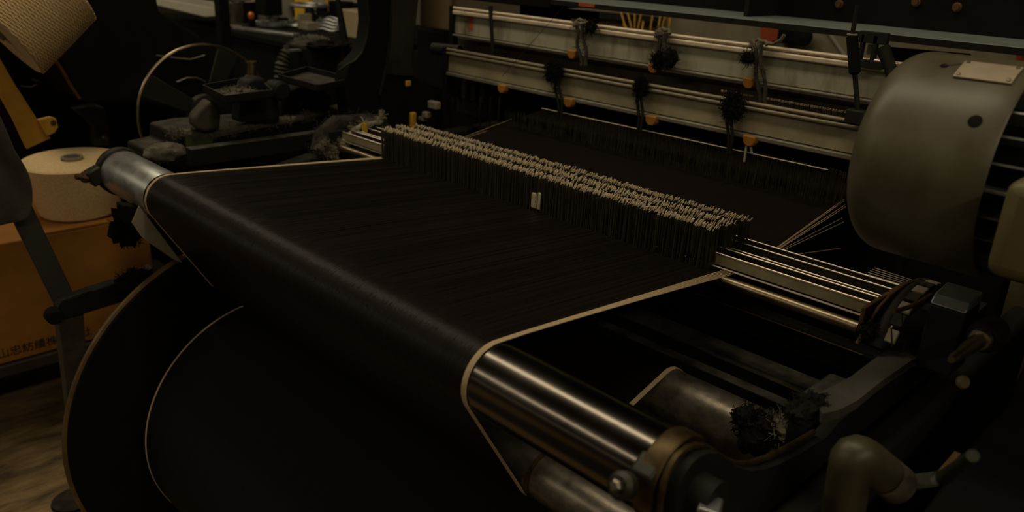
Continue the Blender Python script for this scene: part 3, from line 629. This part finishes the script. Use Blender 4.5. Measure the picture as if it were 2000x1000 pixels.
q = [A(u, v, 1, 1.95) for u, v in [(1984,100),(2020,103),(2020,130),(1984,126)]]
tag(MB().prism(q, (0,.02,0)).build('red_card', MT['redp']), 'red card on the pale box behind the motor', 'card')
# ------------------------------------------------------------------ left column and board
col_o = [(722,-120),(718,0),(721,40),(717,75),(707,103),(692,120),(680,130),(674,160),(690,330),(860,330),(880,180),(806,150),(803,112),(809,55),(815,0),(820,-120)]
t = thing('cast_column', (-1.2, .75, .5), 'black curved cast iron column left of the heald frames', 'column')
MB().prism([A(u, v, 0, -1.16) for u, v in col_o], (-.05, 0, 0)).build('column_casting', MT['darkpaint'], t, bevel=.004)
MB().prism([A(u, v, 0, -1.159) for u, v in [(768,-100),(765,0),(762,60),(757,115),(752,145),(806,150),(803,112),(809,55),(815,0),(819,-100)]], (.006,0,0)).build('column_face', M('worn_black_iron', (.024,.023,.016), .6, 0, .6, 14, .2, 60), t, bevel=.002)
MB().tube([A(u, v, 0, -1.152) for u, v in [(768,-60),(765,0),(762,60),(757,115),(750,150),(742,185)]], .004, 8).build('edge_rib', MT['castdust'], t)
MB().tube([A(u, v, 0, -1.158) for u, v in [(720,-60),(718,0),(721,40),(717,75),(707,103),(692,120),(676,128),(662,138)]], .003, 8).build('edge_bead', MT['castdust'], t)
tag(MB().box(A(846, 55, 1, 2.1)+V(0,.02,-.25), (.26,.03,.82)).build('brown_board', MT['board']), 'plain brown board seen between the column and the upper frame', 'board')
t = thing('frame_tube', A(860, 100, 1, 1.0), 'grey open tube end beside the brown board', 'tube')
e0, e1 = A(846, 95, 0, -1.20), A(905, 92, 0, -1.12)
MB().lathe([(0,.012),(0,.016),(.09,.016),(.09,.012),(0,.012)], e0, V(1,.25,.02), 24, close=False).build('tube_wall', MT['castdust'], t)
for (u, v, sx, sz, mt, lab, nm) in ((805,235,.022,.045,'orangepaint','orange block at the left end of the drop wire rows','orange_block'),(848,205,.045,.02,'paper','folded grey paper scrap beside the heald posts','paper_scrap'),(833,224,.026,.016,'paper','small pale scrap under the folded grey paper','paper_scrap'),(797,163,.008,.016,'orangepaint','tiny orange tip on the black column foot','orange_tip'),(826,232,.03,.012,'lintpale','pale fluff beside the orange block','fluff')):
    p = A(u, v, 1, .80) if nm != 'orange_tip' else A(u, v, 0, -1.158); o = MB().box(p, (sx*.8,.018,sz)).build(nm, MT[mt], bevel=.003); tag(o, lab, nm.split('_')[-1])
t = thing('shaft_lever_block', (-1.0, .86, .7), 'dark block of shaft levers below the left end of the heald frames', 'machine part')
MB().box((-1.165, 1.06, .93), (.16, .06, .16)).build('lever_block', MT['cast'], t, bevel=.01)
for k in range(4): MB().box((-1.23+.04*k, 1.02, .955), (.02,.02,.10)).build('lever', MT['castdust'], t, bevel=.003)
# ------------------------------------------------------------------ left machine
WC = (.378, .875); WR = .178
wl = thing('brake_wheel', (-1.5, WC[0], WC[1]-WR), 'large thin rimmed spoked wheel standing at the far left of the loom', 'wheel')
b = MB(); b.tube([V(-1.5, WC[0]+WR*math.cos(2*PI*i/96), WC[1]+WR*math.sin(2*PI*i/96)) for i in range(96)], .0042, 8, closed=True); b.build('rim', MT['copper'], wl)
for a in (65, 150, 235, 330):
    d = V(0, math.cos(math.radians(a)), math.sin(math.radians(a))); n_ = V(0,-d.z,d.y)
    MB().prism([V(-1.505,*WC)+d*.04-n_*.018, V(-1.505,*WC)+d*.04+n_*.018, V(-1.505,*WC)+d*.174+n_*.03, V(-1.505,*WC)+d*.174-n_*.03], (.008,0,0)).build('spoke', MT['greencast'], wl, bevel=.002)
MB().lathe([(0,.03),(.005,.05),(.03,.05),(.04,.035)], (-1.52,*WC), (1,0,0), 32).build('hub', MT['castdust'], wl)
MX = -1.28
t = thing('gearbox', (-1.3, .45, .6), 'dusty black gearbox with an open tray beside the spoked wheel', 'gearbox')
MB().prism([A(u, v, 0, MX) for u, v in [(345,262),(395,252),(450,248),(560,238),(640,222),(700,205),(712,330),(300,330),(300,300),(345,290)]], (-.16,0,0)).build('lower_casting', MT['castdust'], t, bevel=.006)
MB().prism([A(u, v, 0, MX+.04) for u, v in [(468,240),(474,185),(484,158),(500,152),(520,153),(524,170),(545,166),(548,240)]], (-.05,0,0)).build('upper_casting', MT['cast'], t, bevel=.008, seg=4)
MB().lathe([(0,.012),(.004,.022),(.05,.024),(.055,.018)], A(530, 172, 0, MX+.01), (1,0,0), 24).build('bearing_cap', MT['cast'], t)
MB().prism([A(u, v, 0, MX-.06) for u, v in [(545,235),(552,178),(600,168),(650,160),(700,158),(705,235)]], (-.09,0,0)).build('rear_casting', MT['cast'], t, bevel=.012, seg=4)
for u, v in ((500,200),(590,205),(640,190)): MB().lathe([(0,.007),(.004,.007),(.006,.004)], A(u, v, 0, MX-.045), (1,0,0), 8).build('casting_bolt', MT['castdust'], t)
MB().prism([A(u, v, 0, MX-.015) for u, v in [(352,262),(405,256),(405,285),(356,292)]], (.03,0,0)).build('green_cover', M('moss_green_paint', (.07,.085,.03), .6), t, bevel=.003)
tz = .99
c4 = [A(u, v, 2, tz) for u, v in [(398,165),(500,147),(530,175),(440,186)]]
tr = MB()
for i in range(4):
    a_, b_ = c4[i], c4[(i+1) % 4]; tr.prism([a_, b_, b_-V(0,0,.016), a_-V(0,0,.016)], (V(0,0,1).cross(b_-a_).normalized()*.003))
tr.prism([p-V(0,0,.016) for p in c4], (0,0,-.004)); tr.build('tray', MT['castdust'], t)
b = MB(); p = (c4[0]+c4[2])/2-V(0,0,.014); b.blob(p, (.03,.04,.008), .6, 4, 12, 4); b.fuzz(p, (.04,.04,.014), 160, .014, .0006); b.build('tray_lint', MT['lintpale'], t)
t2 = [A(u, v, 2, .995) for u, v in [(545,145),(600,130),(690,152),(620,165)]]
b = MB()
for i in range(4):
    a_, b_ = t2[i], t2[(i+1) % 4]; b.prism([a_, b_, b_-V(0,0,.014), a_-V(0,0,.014)], (V(0,0,1).cross(b_-a_).normalized()*.003))
b.prism([p-V(0,0,.014) for p in t2], (0,0,-.004)); b.build('tray', MT['castdust'], t)
bp0 = A(492, 152, 2, .985)
t3 = thing('brass_oil_cup', bp0, 'small brass cylinder standing on the dusty gearbox', 'oil cup')
MB().lathe([(0,.017),(.006,.017),(.007,.0125),(.036,.0125),(.037,.0145),(.041,.0145),(.041,.0)], bp0, (0,0,1), 28).build('cup_body', MT['copper'], t3)
tag(MB().prism([A(u, v, 0, -1.235) for u, v in [(377,230),(406,198),(424,202),(432,225),(430,254),(398,258),(378,250)]], (-.05,.01,0)).build('dusty_canister', M('dusty_brown_tin', (.06,.052,.032), .75, 0, .5, 30, .1, 60), bevel=.008, seg=4), 'dusty squat canister lying at the front of the gearbox', 'canister')
b = MB(); pp = A(322, 297, 0, -1.22); b.blob(pp, (.03,.045,.022), .25, 2, 14, 1); b.fuzz(pp, (.03,.045,.022), 120, .008, .0005)
tag(b.build('lint_mound', MT['lintpale']), 'grey lint mound left of the gearbox near the roller end', 'lint')
b = MB(); pts = [A(u, v, 0, MX+.008) for u, v in [(345,258),(375,262),(410,262),(450,255),(490,246),(530,240),(560,236),(600,228)]]
b.tube(pts, [.01,.012,.012,.011,.011,.01,.009,.007], 8)
for p in pts: b.fuzz(p, (.012,.02,.011), 110, .012, .0006)
tag(b.build('lint_ridge', MT['lintpale']), 'ridge of grey lint along the gearbox casting', 'lint')
tag(MB().box((-2.45, .53, .44), (.5, .44, .88)).build('low_dark_fill', MT['darkpaint'], bevel=.02, seg=3), 'low black box added for the dark behind the spoked wheel', 'machine')  # dark box added so no lit floor shows behind the wheel
tag(MB().box((-2.40, -.55, .60), (.5, 1.7, 1.16)).build('large_dark_fill', MT['darkpaint'], bevel=.03, seg=3), 'large black box added for the dark behind the carton and the yarn cones', 'machine')  # dark box added to make the space behind the cones black
# ribbed hose (arched)
t = thing('ribbed_hose', A(560,150,0,-1.7), 'black ribbed hose arching behind the gearbox', 'hose')
hp_ = [A(u, v, 0, -1.7) for u, v in [(552,165),(549,145),(552,122),(562,102),(578,88),(600,81),(622,82),(640,88)]]
fine = []
for i in range(len(hp_)-1):
    for k in range(6): fine.append(lerp(hp_[i], hp_[i+1], k/6))
b = MB(); b.tube(fine, [.020+(.0035 if (i % 2) else -.004) for i in range(len(fine))], 14); b.build('hose_wall', M('dusty_hose_rubber', (.05,.046,.034), .7), t, angle=20)
p = A(640, 88, 0, -1.66)
t = thing('belt_guard', p, 'black lint topped machine head under the end of the ribbed hose', 'machine head')
MB().prism([A(u, v, 0, -1.55) for u, v in [(602,92),(640,84),(668,92),(672,150),(655,210),(622,200),(608,150)]], (-.12,0,0)).build('head_casting', MT['castdust'], t, bevel=.01)
MB().box(A(580, 98, 0, -1.6), (.02,.05,.006)).build('bright_strip', MT['galv'], t)
b = MB(); pp = A(640, 88, 0, -1.56); b.blob(pp, (.04,.07,.012), .5, 4, 12, 4); b.fuzz(pp, (.04,.07,.014), 240, .012, .0006); b.build('lint_top', MT['lint'], t)
# long low rail left
l0, l1 = A(262, 313, 0, -1.12), A(640, 308, 0, -1.02)
tag(MB().box((-1.16, .40, l0.z-.02), (.03, .45, .04)).build('side_rail', MT['castdust'], bevel=.002), 'dark side rail behind the left end of the front roller', 'rail')
# dark housing behind the cone
q = [A(u, v, 0, -1.75) for u, v in [(60,-80),(108,116),(122,138),(140,170),(155,193),(180,205),(250,200),(330,215),(440,190),(432,112),(385,66),(312,24),(296,-80)]]
t = thing('sheet_metal_housing', A(200, 205, 0, -1.75), 'large dark rounded metal housing behind the hanging yarn cone', 'machine housing')
MB().prism(q, (-.35, 0, 0)).build('housing_shell', MT['darkpaint'], t, bevel=.012, seg=3)
MB().tube([A(u, v, 0, -1.747) for u, v in [(104,112),(122,138),(140,170),(156,193)]], .004, 8).build('edge_line', MT['rust'], t)  # highlight on the housing edge, put in as a rust-coloured tube
t = thing('bolted_bracket', A(195, 275, 0, -2.12), 'dark rounded bracket with a bolt left of the spoked wheel', 'bracket')
MB().prism([A(u, v, 0, -2.12) for u, v in [(140,212),(175,206),(205,210),(215,245),(216,285),(185,288),(182,250),(165,232)]], (-.05,0,0)).build('bracket_casting', M('grey_green_iron', (.055,.055,.038), .6), t, bevel=.005)
MB().lathe([(0,.010),(.006,.009),(.008,.005)], A(204, 270, 0, -2.119), (1,0,0), 14).build('bolt', MT['worn'], t)
for k, pts in enumerate(([(305,108),(340,113),(372,116),(400,108)],[(345,160),(365,152),(385,152),(402,160)],[(40,168),(60,170),(72,165)],[(62,155),(75,158),(86,160)])):
    tag(MB().tube([A(u, v, 0, (-1.744 if k < 2 else -2.14)) for u, v in pts], .0026, 6).build('bent_pipe', MT['wire']), ['thin bent pipe behind the top of the spoked wheel','short curved pipe inside the spoked wheel','thin pipe under the hanging yarn cone','short upper pipe under the hanging yarn cone'][k], 'pipe')
# ------------------------------------------------------------------ background bench
BY = 0
def bd(u, v, d): return CAM + c2w(Vector(((u-1000)/F, (v-500)/F, 1)))*d
t = thing('workbench', (-2.35, 1.1, 0), 'cluttered dark workbench in the background at the upper left', 'bench')
MB().box((-2.60, 1.42, .958), (1.4, .9, .024)).build('bench_top', MT['darkpaint'], t, bevel=.004)
for sx in (-.7, .7):
    for sy in (-.4, .4): MB().box((-2.60+sx*.95, 1.42+sy, .46), (.07,.07,.92)).build('leg', MT['wood'], t)
MB().box((-2.60, .995, .473), (1.38, .02, .945)).build('dark_front_fill', MT['darkpaint'], t)  # dark panel added to black out the space under the bench
ZB = .971
def onb(u, v): return A(u, v, 2, ZB)
def clutter(name, mb, mat, label, cat, **k): return tag(mb.build(name, MT[mat] if isinstance(mat, str) else mat, **k), label, cat)
a_, b_ = onb(462, 57), onb(580, 72)
b = MB(); d = (b_-a_).normalized(); n_ = V(-d.y, d.x, 0)*.02; b.prism([a_-n_, b_-n_, b_+n_, a_+n_], (0,0,.012)); clutter('steel_bar', b, 'galv', 'long grey steel bar on the near edge of the workbench', 'bar', bevel=.002)
for k in range(4):
    p = onb(640+4*k, 58-1.5*k)+V(0,0,.006+.009*k); b = MB(); b.tube([p+V(.075*math.cos(2*PI*i/32)*(1-.06*k), .055*math.sin(2*PI*i/32), .004*math.sin(i)) for i in range(32)], .005, 6, closed=True)
    clutter('wire_coil', b, 'galv', ['grey coil at the bottom of the ring stack on the workbench','second coil up in the ring stack on the workbench','third coil up in the ring stack on the workbench','topmost coil of the ring stack on the workbench'][k], 'coil')
p = onb(606, 50)
t = thing('hand_wheel', p, 'black handwheel with a pale rim lying on the workbench', 'wheel')
b = MB(); b.tube([p+V(.075*math.cos(2*PI*i/40), .075*math.sin(2*PI*i/40), .085) for i in range(40)], .008, 8, closed=True); b.build('rim', MT['galv'], t)
MB().lathe([(0,.035),(.03,.03),(.06,.02),(.085,.02)], p, (0,0,1), 24).build('hub', MT['cast'], t)
for a in range(3):
    d = V(math.cos(a*2.1), math.sin(a*2.1), 0); MB().tube([p+V(0,0,.075)+d*.015, p+V(0,0,.085)+d*.073], .006, 8).build('spoke', MT['castdust'], t)
p = onb(492, 52)
t = thing('indicator_lamp', p, 'small orange indicator bulb on the workbench', 'lamp')
MB().lathe([(0,.012),(.03,.012),(.03,.009)], p, (0,0,1), 16).build('socket', MT['darkpaint'], t)
MB().lathe([(.03,.009),(.036,.013),(.05,.013),(.058,.006)], p, (0,0,1), 16).build('bulb', M('orange_bulb', (.75,.2,.03), .3), t)
b = MB(); b.box(onb(690, 77)+V(0,.10,.052), (.20,.18,.104)); clutter('beige_cabinet', b, 'beige', 'beige metal box at the right end of the workbench', 'box', bevel=.006)
rnd = random.Random(4)
names = [('flat_wrench','wrench'),('gear_blank','gear'),('steel_plate','plate'),('round_tin','tin'),('bearing_ring','ring'),('cast_bracket','bracket')]
adj = ['at the left of the bench','near the bench front','in the bench middle','beside the black handwheel','behind the long bar','by the orange bulb','near the beige box','under the yellow panel']
for k in range(36):
    u, v = rnd.uniform(440, 690), rnd.uniform(26, 56); p = onb(u, v); nm, ct = names[k % 6]; b = MB(); s = rnd.uniform(.025,.06)
    mt = rnd.choice(['galv','worn','pale','cast','galv','paper','darkpaint'])
    if ct == 'wrench': b.box(p+V(0,0,.006), (s*3.4,.02,.012), rz=rnd.uniform(-1,1))
    elif ct == 'gear': 
        b.lathe([(0,s),(.02,s),(.02,s*.4),(.04,s*.4)], p, (0,0,1), 24)
        for i in range(14): b.box(p+V(math.cos(i*.449)*s, math.sin(i*.449)*s, .01), (.012,.008,.02), rz=i*.449)
    elif ct == 'plate': b.box(p+V(0,0,.008), (s*2.4,s*1.6,.016), rz=rnd.uniform(-1,1))
    elif ct == 'tin': b.lathe([(0,s),(.09,s),(.09,s*.9),(.08,s*.9)], p, (0,0,1), 20)
    elif ct == 'ring': b.tube([p+V(s*1.2*math.cos(2*PI*i/24), s*1.2*math.sin(2*PI*i/24), .008) for i in range(24)], .008, 6, closed=True)
    else: b.prism([p, p+V(s*2,0,0), p+V(s*2,0,.03), p+V(.02,0,.03), p+V(.02,0,.06), p+V(0,0,.06)], (.01,.05,0))
    clutter(nm, b, mt, '%s %s %s, %s from the left edge' % ({'galv':'grey','worn':'worn steel','paper':'pale grey','pale':'pale','cast':'black','castdust':'dusty','darkpaint':'black painted'}[mt], nm.replace('_',' '), adj[k % 8], ['first','second','third','fourth','fifth','sixth'][k//6]), ct, bevel=.0015)
b = MB(); b.prism([bd(285,-8,3.2), bd(430,18,3.2), bd(430,32,3.2), bd(400,34,3.2), bd(285,6,3.2)], (-.25,.15,0)); clutter('pale_slab', b, 'pale', 'pale slab lying at the back left of the workbench', 'slab', bevel=.004)
b = MB(); b.box(bd(435,40,2.75)+V(0,0,.2), (.035,.035,.9)); clutter('bench_post', b, 'darkpaint', 'black upright post at the left of the workbench', 'post')
b = MB(); b.tube([bd(655,-60,2.5), bd(660,0,2.5), bd(668,50,2.5), bd(678,110,2.5)], [.006,.0075,.011,.013], 10); clutter('leaning_rod', b, 'darkpaint', 'black leaning rod in front of the beige box', 'rod')
b = MB(); b.box(bd(593,10,3.6), (.12,.02,.30)); clutter('yellow_sheet', b, 'yellow', 'yellow panel standing behind the handwheel', 'panel')
b = MB(); b.lathe([(0,.02),(.004,.05),(.01,.055),(.014,.05)], bd(465,2,3.2), (0,0,1), 24); clutter('round_tray', b, 'pale', 'pale round dish at the top of the workbench', 'dish')
for u, v, lab in ((500,10,'pale carton at the back of the workbench, left of the yellow panel'),(545,14,'pale grey carton touching the yellow panel at the bench back')):
    b = MB(); b.box(bd(u,v,3.5), (.10,.08,.12)); clutter('paper_carton', b, 'pale', lab, 'carton', bevel=.004)
b = MB(); b.box(bd(525,12,3.35), (.085,.08,.07)); clutter('black_motor_block', b, 'darkpaint', 'black block between the two pale cartons', 'block', bevel=.006)
b = MB(); b.box(bd(705,10,4.2), (.9,.06,.7)); clutter('grey_sheet', b, 'pale', 'pale grey panel standing behind the beige box', 'panel')
b = MB(); b.box(bd(643,4,4.0), (.02,.03,.3)); clutter('orange_pole', b, 'orangepaint', 'thin orange pole before the pale grey panel', 'pole')
# ------------------------------------------------------------------ left foreground things
def yarn_cone(name, base, axis, r0, r1, h, label, turns, mat='cream'):
    t = thing(name, base, label, 'yarn cone', 'cream yarn cones')
    n = 72; d = Vector(axis).normalized()
    prof = [(0,.03),(0,r0-.004),(.004,r0)]+[(h*k/30, lerp(r0, r1, k/30)) for k in range(1, 30)]+[(h-.004, r1),(h, r1-.005),(h, .028)]
    b = MB(); b.lathe(prof, base, d, n, close=False); b.build('yarn_body', MT['creamdark' if turns else mat], t)
    if turns:
        u, w_ = frame(d); b = MB()
        for sgn in (1, -1):
            for k in range(turns):
                pts = []; a0 = 2*PI*k/turns
                for i in range(73):
                    f = i/72; a = a0+sgn*f*5.2; rr = lerp(r0, r1, f)+.0012
                    pts.append(Vector(base)+d*(h*(.02+.96*f))+(u*math.cos(a)+w_*math.sin(a))*rr)
                b.tube(pts, .0012, 4)
        o = b.build('yarn_strands', MT[mat], t); o['kind'] = 'stuff'
    MB().lathe([(-.006,.020),(-.006,.027),(h+.008,.027),(h+.008,.020),(-.006,.020)], base, d, 32, close=False).build('core_tube', MT['paper'], t)
    return t
# hanging cone, upper left
cA = bd(-10, 56, 1.68)
ax_c = (bd(112, -38, 1.732)-cA).normalized()
yarn_cone('yarn_cone', cA, ax_c, .118, .100, .165, 'cream yarn cone with crossed winding hanging at the upper left corner', 30)
tag(MB().cyl(cA-ax_c*.03, cA+ax_c*.42, .008, n=12).build('creel_spindle', MT['cast']), 'dark spindle through the hanging yarn cone', 'spindle')
# carton and cone on it
t = thing('cardboard_carton', (-1.8, .0, .27), 'orange cardboard carton with black print under a cream yarn cone', 'carton')
MB().box((-1.815, -.10, .431), (.43, .66, .318)).build('carton_body', MT['carton'], t, bevel=.004)
MB().box((-1.63, -.31, .601), (.09, .25, .006), rot=Matrix.Rotation(-.10, 3, 'Y')).build('flap', MT['carton'], t)
MB().box((-1.615, .10, .5935), (.03, .26, .005)).build('flap', MT['carton'], t)
tx = bpy.data.curves.new('printed_lettering', 'FONT'); tx.body = '山忠紡績株式会社'; tx.size = .0285; tx.extrude = .0003; tx.space_character = .98; tx.materials.append(MT['ink'])
to = bpy.data.objects.new('lettering_curve', tx); C.objects.link(to)
bpy.context.view_layer.update()
me = bpy.data.meshes.new_from_object(to.evaluated_get(bpy.context.evaluated_depsgraph_get())); bpy.data.objects.remove(to)
to = bpy.data.objects.new('printed_lettering', me); C.objects.link(to); to.parent = t
to.location = V(-1.5985, -.178, .2915)-V(-1.8, .0, .27); to.rotation_euler = (PI/2, 0, PI/2)
to['label'] = 'black printed Japanese lettering'
yarn_cone('yarn_cone', V(-1.735, .105, .5965), (.02,-.02,1), .098, .128, .145, 'cream yarn cone standing on the orange carton', 0)
t = thing('low_table', (-1.86, -.05, 0), 'low dark wooden table under the orange carton', 'table')
MB().box((-1.84, -.05, .254), (.50, .95, .032)).build('table_top', MT['wood'], t, bevel=.004)
for sx in (-.2, .2):
    for sy in (-.42, .42): MB().box((-1.84+sx, -.05+sy, .12), (.05,.05,.24)).build('leg', MT['wood'], t)
# orange painted bar with lug
q = [A(u, v, 0, -1.45) for u, v in [(-20,80),(0,114),(30,165),(60,212),(75,236),(100,270),(53,292),(25,232),(0,188),(-20,155)]]
t = thing('orange_bar', q[6], 'orange painted flat bar with a bolt lug slanting at the left edge', 'bar')
MB().prism(q, (-.012,0,0)).build('bar', MT['orangepaint'], t, bevel=.002)
MB().prism([A(u, v, 0, -1.447) for u, v in [(70,232),(95,226),(106,229),(110,246),(103,258),(88,264)]], (.016,0,0)).build('lug', MT['orangepaint'], t, bevel=.003)
MB().lathe([(0,.006),(.002,.006),(.0025,.003)], A(104, 240, 0, -1.43), (1,0,.1), 14).build('bolt', MT['rust'], t)
# stand with diagonal bar, arm, post and foot
PS = -1.12
st = thing('creel_stand', A(140, 960, 0, -1.30), 'black steel stand with a slanting bar, an arm and an upright post', 'stand')
MB().prism([A(u, v, 0, PS-.03) for u, v in [(-30,290),(14,270),(60,395),(145,575),(150,600),(110,600),(104,590),(30,440)]], (-.012,0,0)).build('slanting_bar', M('dark_grey_paint', (.035,.035,.03), .6), st, bevel=.002)
MB().prism([A(u, v, 0, PS) for u, v in [(112,602),(120,588),(180,567),(250,545),(300,522),(300,572),(235,592),(160,615),(116,625)]], (-.03,0,0)).build('arm', MT['cast'], st, bevel=.003)
MB().tube([A(u, v, 0, PS+.002) for u, v in [(112,604),(120,588),(146,578),(180,567)]], .0014, 6).build('arm_highlight', MT['castdust'], st)  # highlight along the arm, put in as a thin paler tube
MB().lathe([(0,.012),(.004,.017),(.022,.017),(.026,.012)], A(101, 612, 0, PS-.02), (1,0,0), 24).build('knob', MT['darkpaint'], st)
p_t = A(138, 612, 0, PS-.01)
pq = [A(112, 618, 0, PS-.012), A(163, 612, 0, PS-.012)]
b = MB(); zt = .60; zb = .03
b.prism([A(112,616,0,PS-.012), A(163,606,0,PS-.012), A(176,780,0,PS-.05), A(190,960,0,PS-.10), A(147,960,0,PS-.10), A(134,800,0,PS-.05)], (-.03,0,0)); b.build('upright_post', M('worn_grey_paint', (.075,.065,.042), .65, 0, .6, 20), st, bevel=.002)
ft = A(142, 968, 2, .02)
MB().lathe([(0,.0),(0,.05),(.006,.048),(.008,.02),(.008,.0)], V(ft.x, ft.y, .0)+V(0,0,.004), (0,0,1), 24, close=False).build('foot_plate', MT['castdust'], st)
wr = [A(u, v, 2, .05) for u, v in [(133,968),(148,956),(153,950),(156,942)]]
tag(MB().tube(wr, .0012, 5).build('bent_wire', MT['rail']), 'bent bright wire by the foot of the black stand', 'wire')
# crossbrace near the floor
tag(MB().tube([A(140,748,0,-1.16), A(176,738,0,-1.16)], .002, 6).build('thin_pin', MT['wire']), 'thin bright pin crossing the upright post', 'pin')
# grey cloth
rows = []
edge = [(-10,205),(0,222),(18,262),(30,296),(47,318),(60,345),(66,375),(63,415),(52,430)]
for j, (u, v) in enumerate(edge):
    row = []
    for i in range(9):
        f = i/8; uu = lerp(u, u-95, f); vv = v+lerp(0, 22, f)
        row.append(A(uu, vv, 0, PS+.02+.022*math.sin(f*7+j*.5)*f))
    rows.append(row)
b = MB(); b.grid(rows); o = b.build('draped_cloth', MT['cloth']); sm = o.modifiers.new('solid', 'SOLIDIFY'); sm.thickness = .004; su = o.modifiers.new('subd', 'SUBSURF'); su.levels = 2; su.render_levels = 2
tag(o, 'grey cloth draped over the slanting bar of the black stand', 'cloth')
# paper wedge between the roller and the warp, lint by the carton
q = [A(u, v, 0, -.885) for u, v in [(272,402),(284,418),(356,514),(338,506),(300,480),(276,462),(258,435)]]
tag(MB().prism(q, (-.003,0,0)).build('paper_wedge', MT['paper']), 'grey paper wedge sticking out beneath the left end of the front roller', 'paper')
q = [A(u, v, 0, -.93) for u, v in [(238,400),(272,404),(276,425),(266,445),(250,440),(240,425)]]
tag(MB().prism(q, (-.03,0,0)).build('roller_bracket', MT['darkpaint'], bevel=.003), 'dark bracket under the left end of the front roller', 'bracket')
for u, v, rx, rz, x_, lab in ((250,445,.03,.035,-1.08,'black lint hanging under the left roller bracket'),(262,548,.035,.022,-1.09,'black lint clump on the arm of the black stand')):
    p = A(u, v, 0, x_); b = MB(); b.blob(p, (.02,rx,rz), .7, 3, 14, u); b.fuzz(p, (.022,rx,rz), 260, .016, .0006)
    tag(b.build('lint_clump', MT['lint']), lab, 'lint')
# left end side frame behind the flange
t = thing('loom_side_frame', (-1.2, .45, 0), 'black cast side frame of the loom behind the beam flange', 'machine frame')
MB().prism([V(-1.05,.16,.80), V(-1.05,.42,.845), V(-1.05,1.15,.86), V(-1.05,1.15,.0), V(-1.05,.5,.0), V(-1.05,.30,.60), V(-1.05,.17,.72)], (-.04,0,0)).build('frame_casting', MT['cast'], t, bevel=.006)
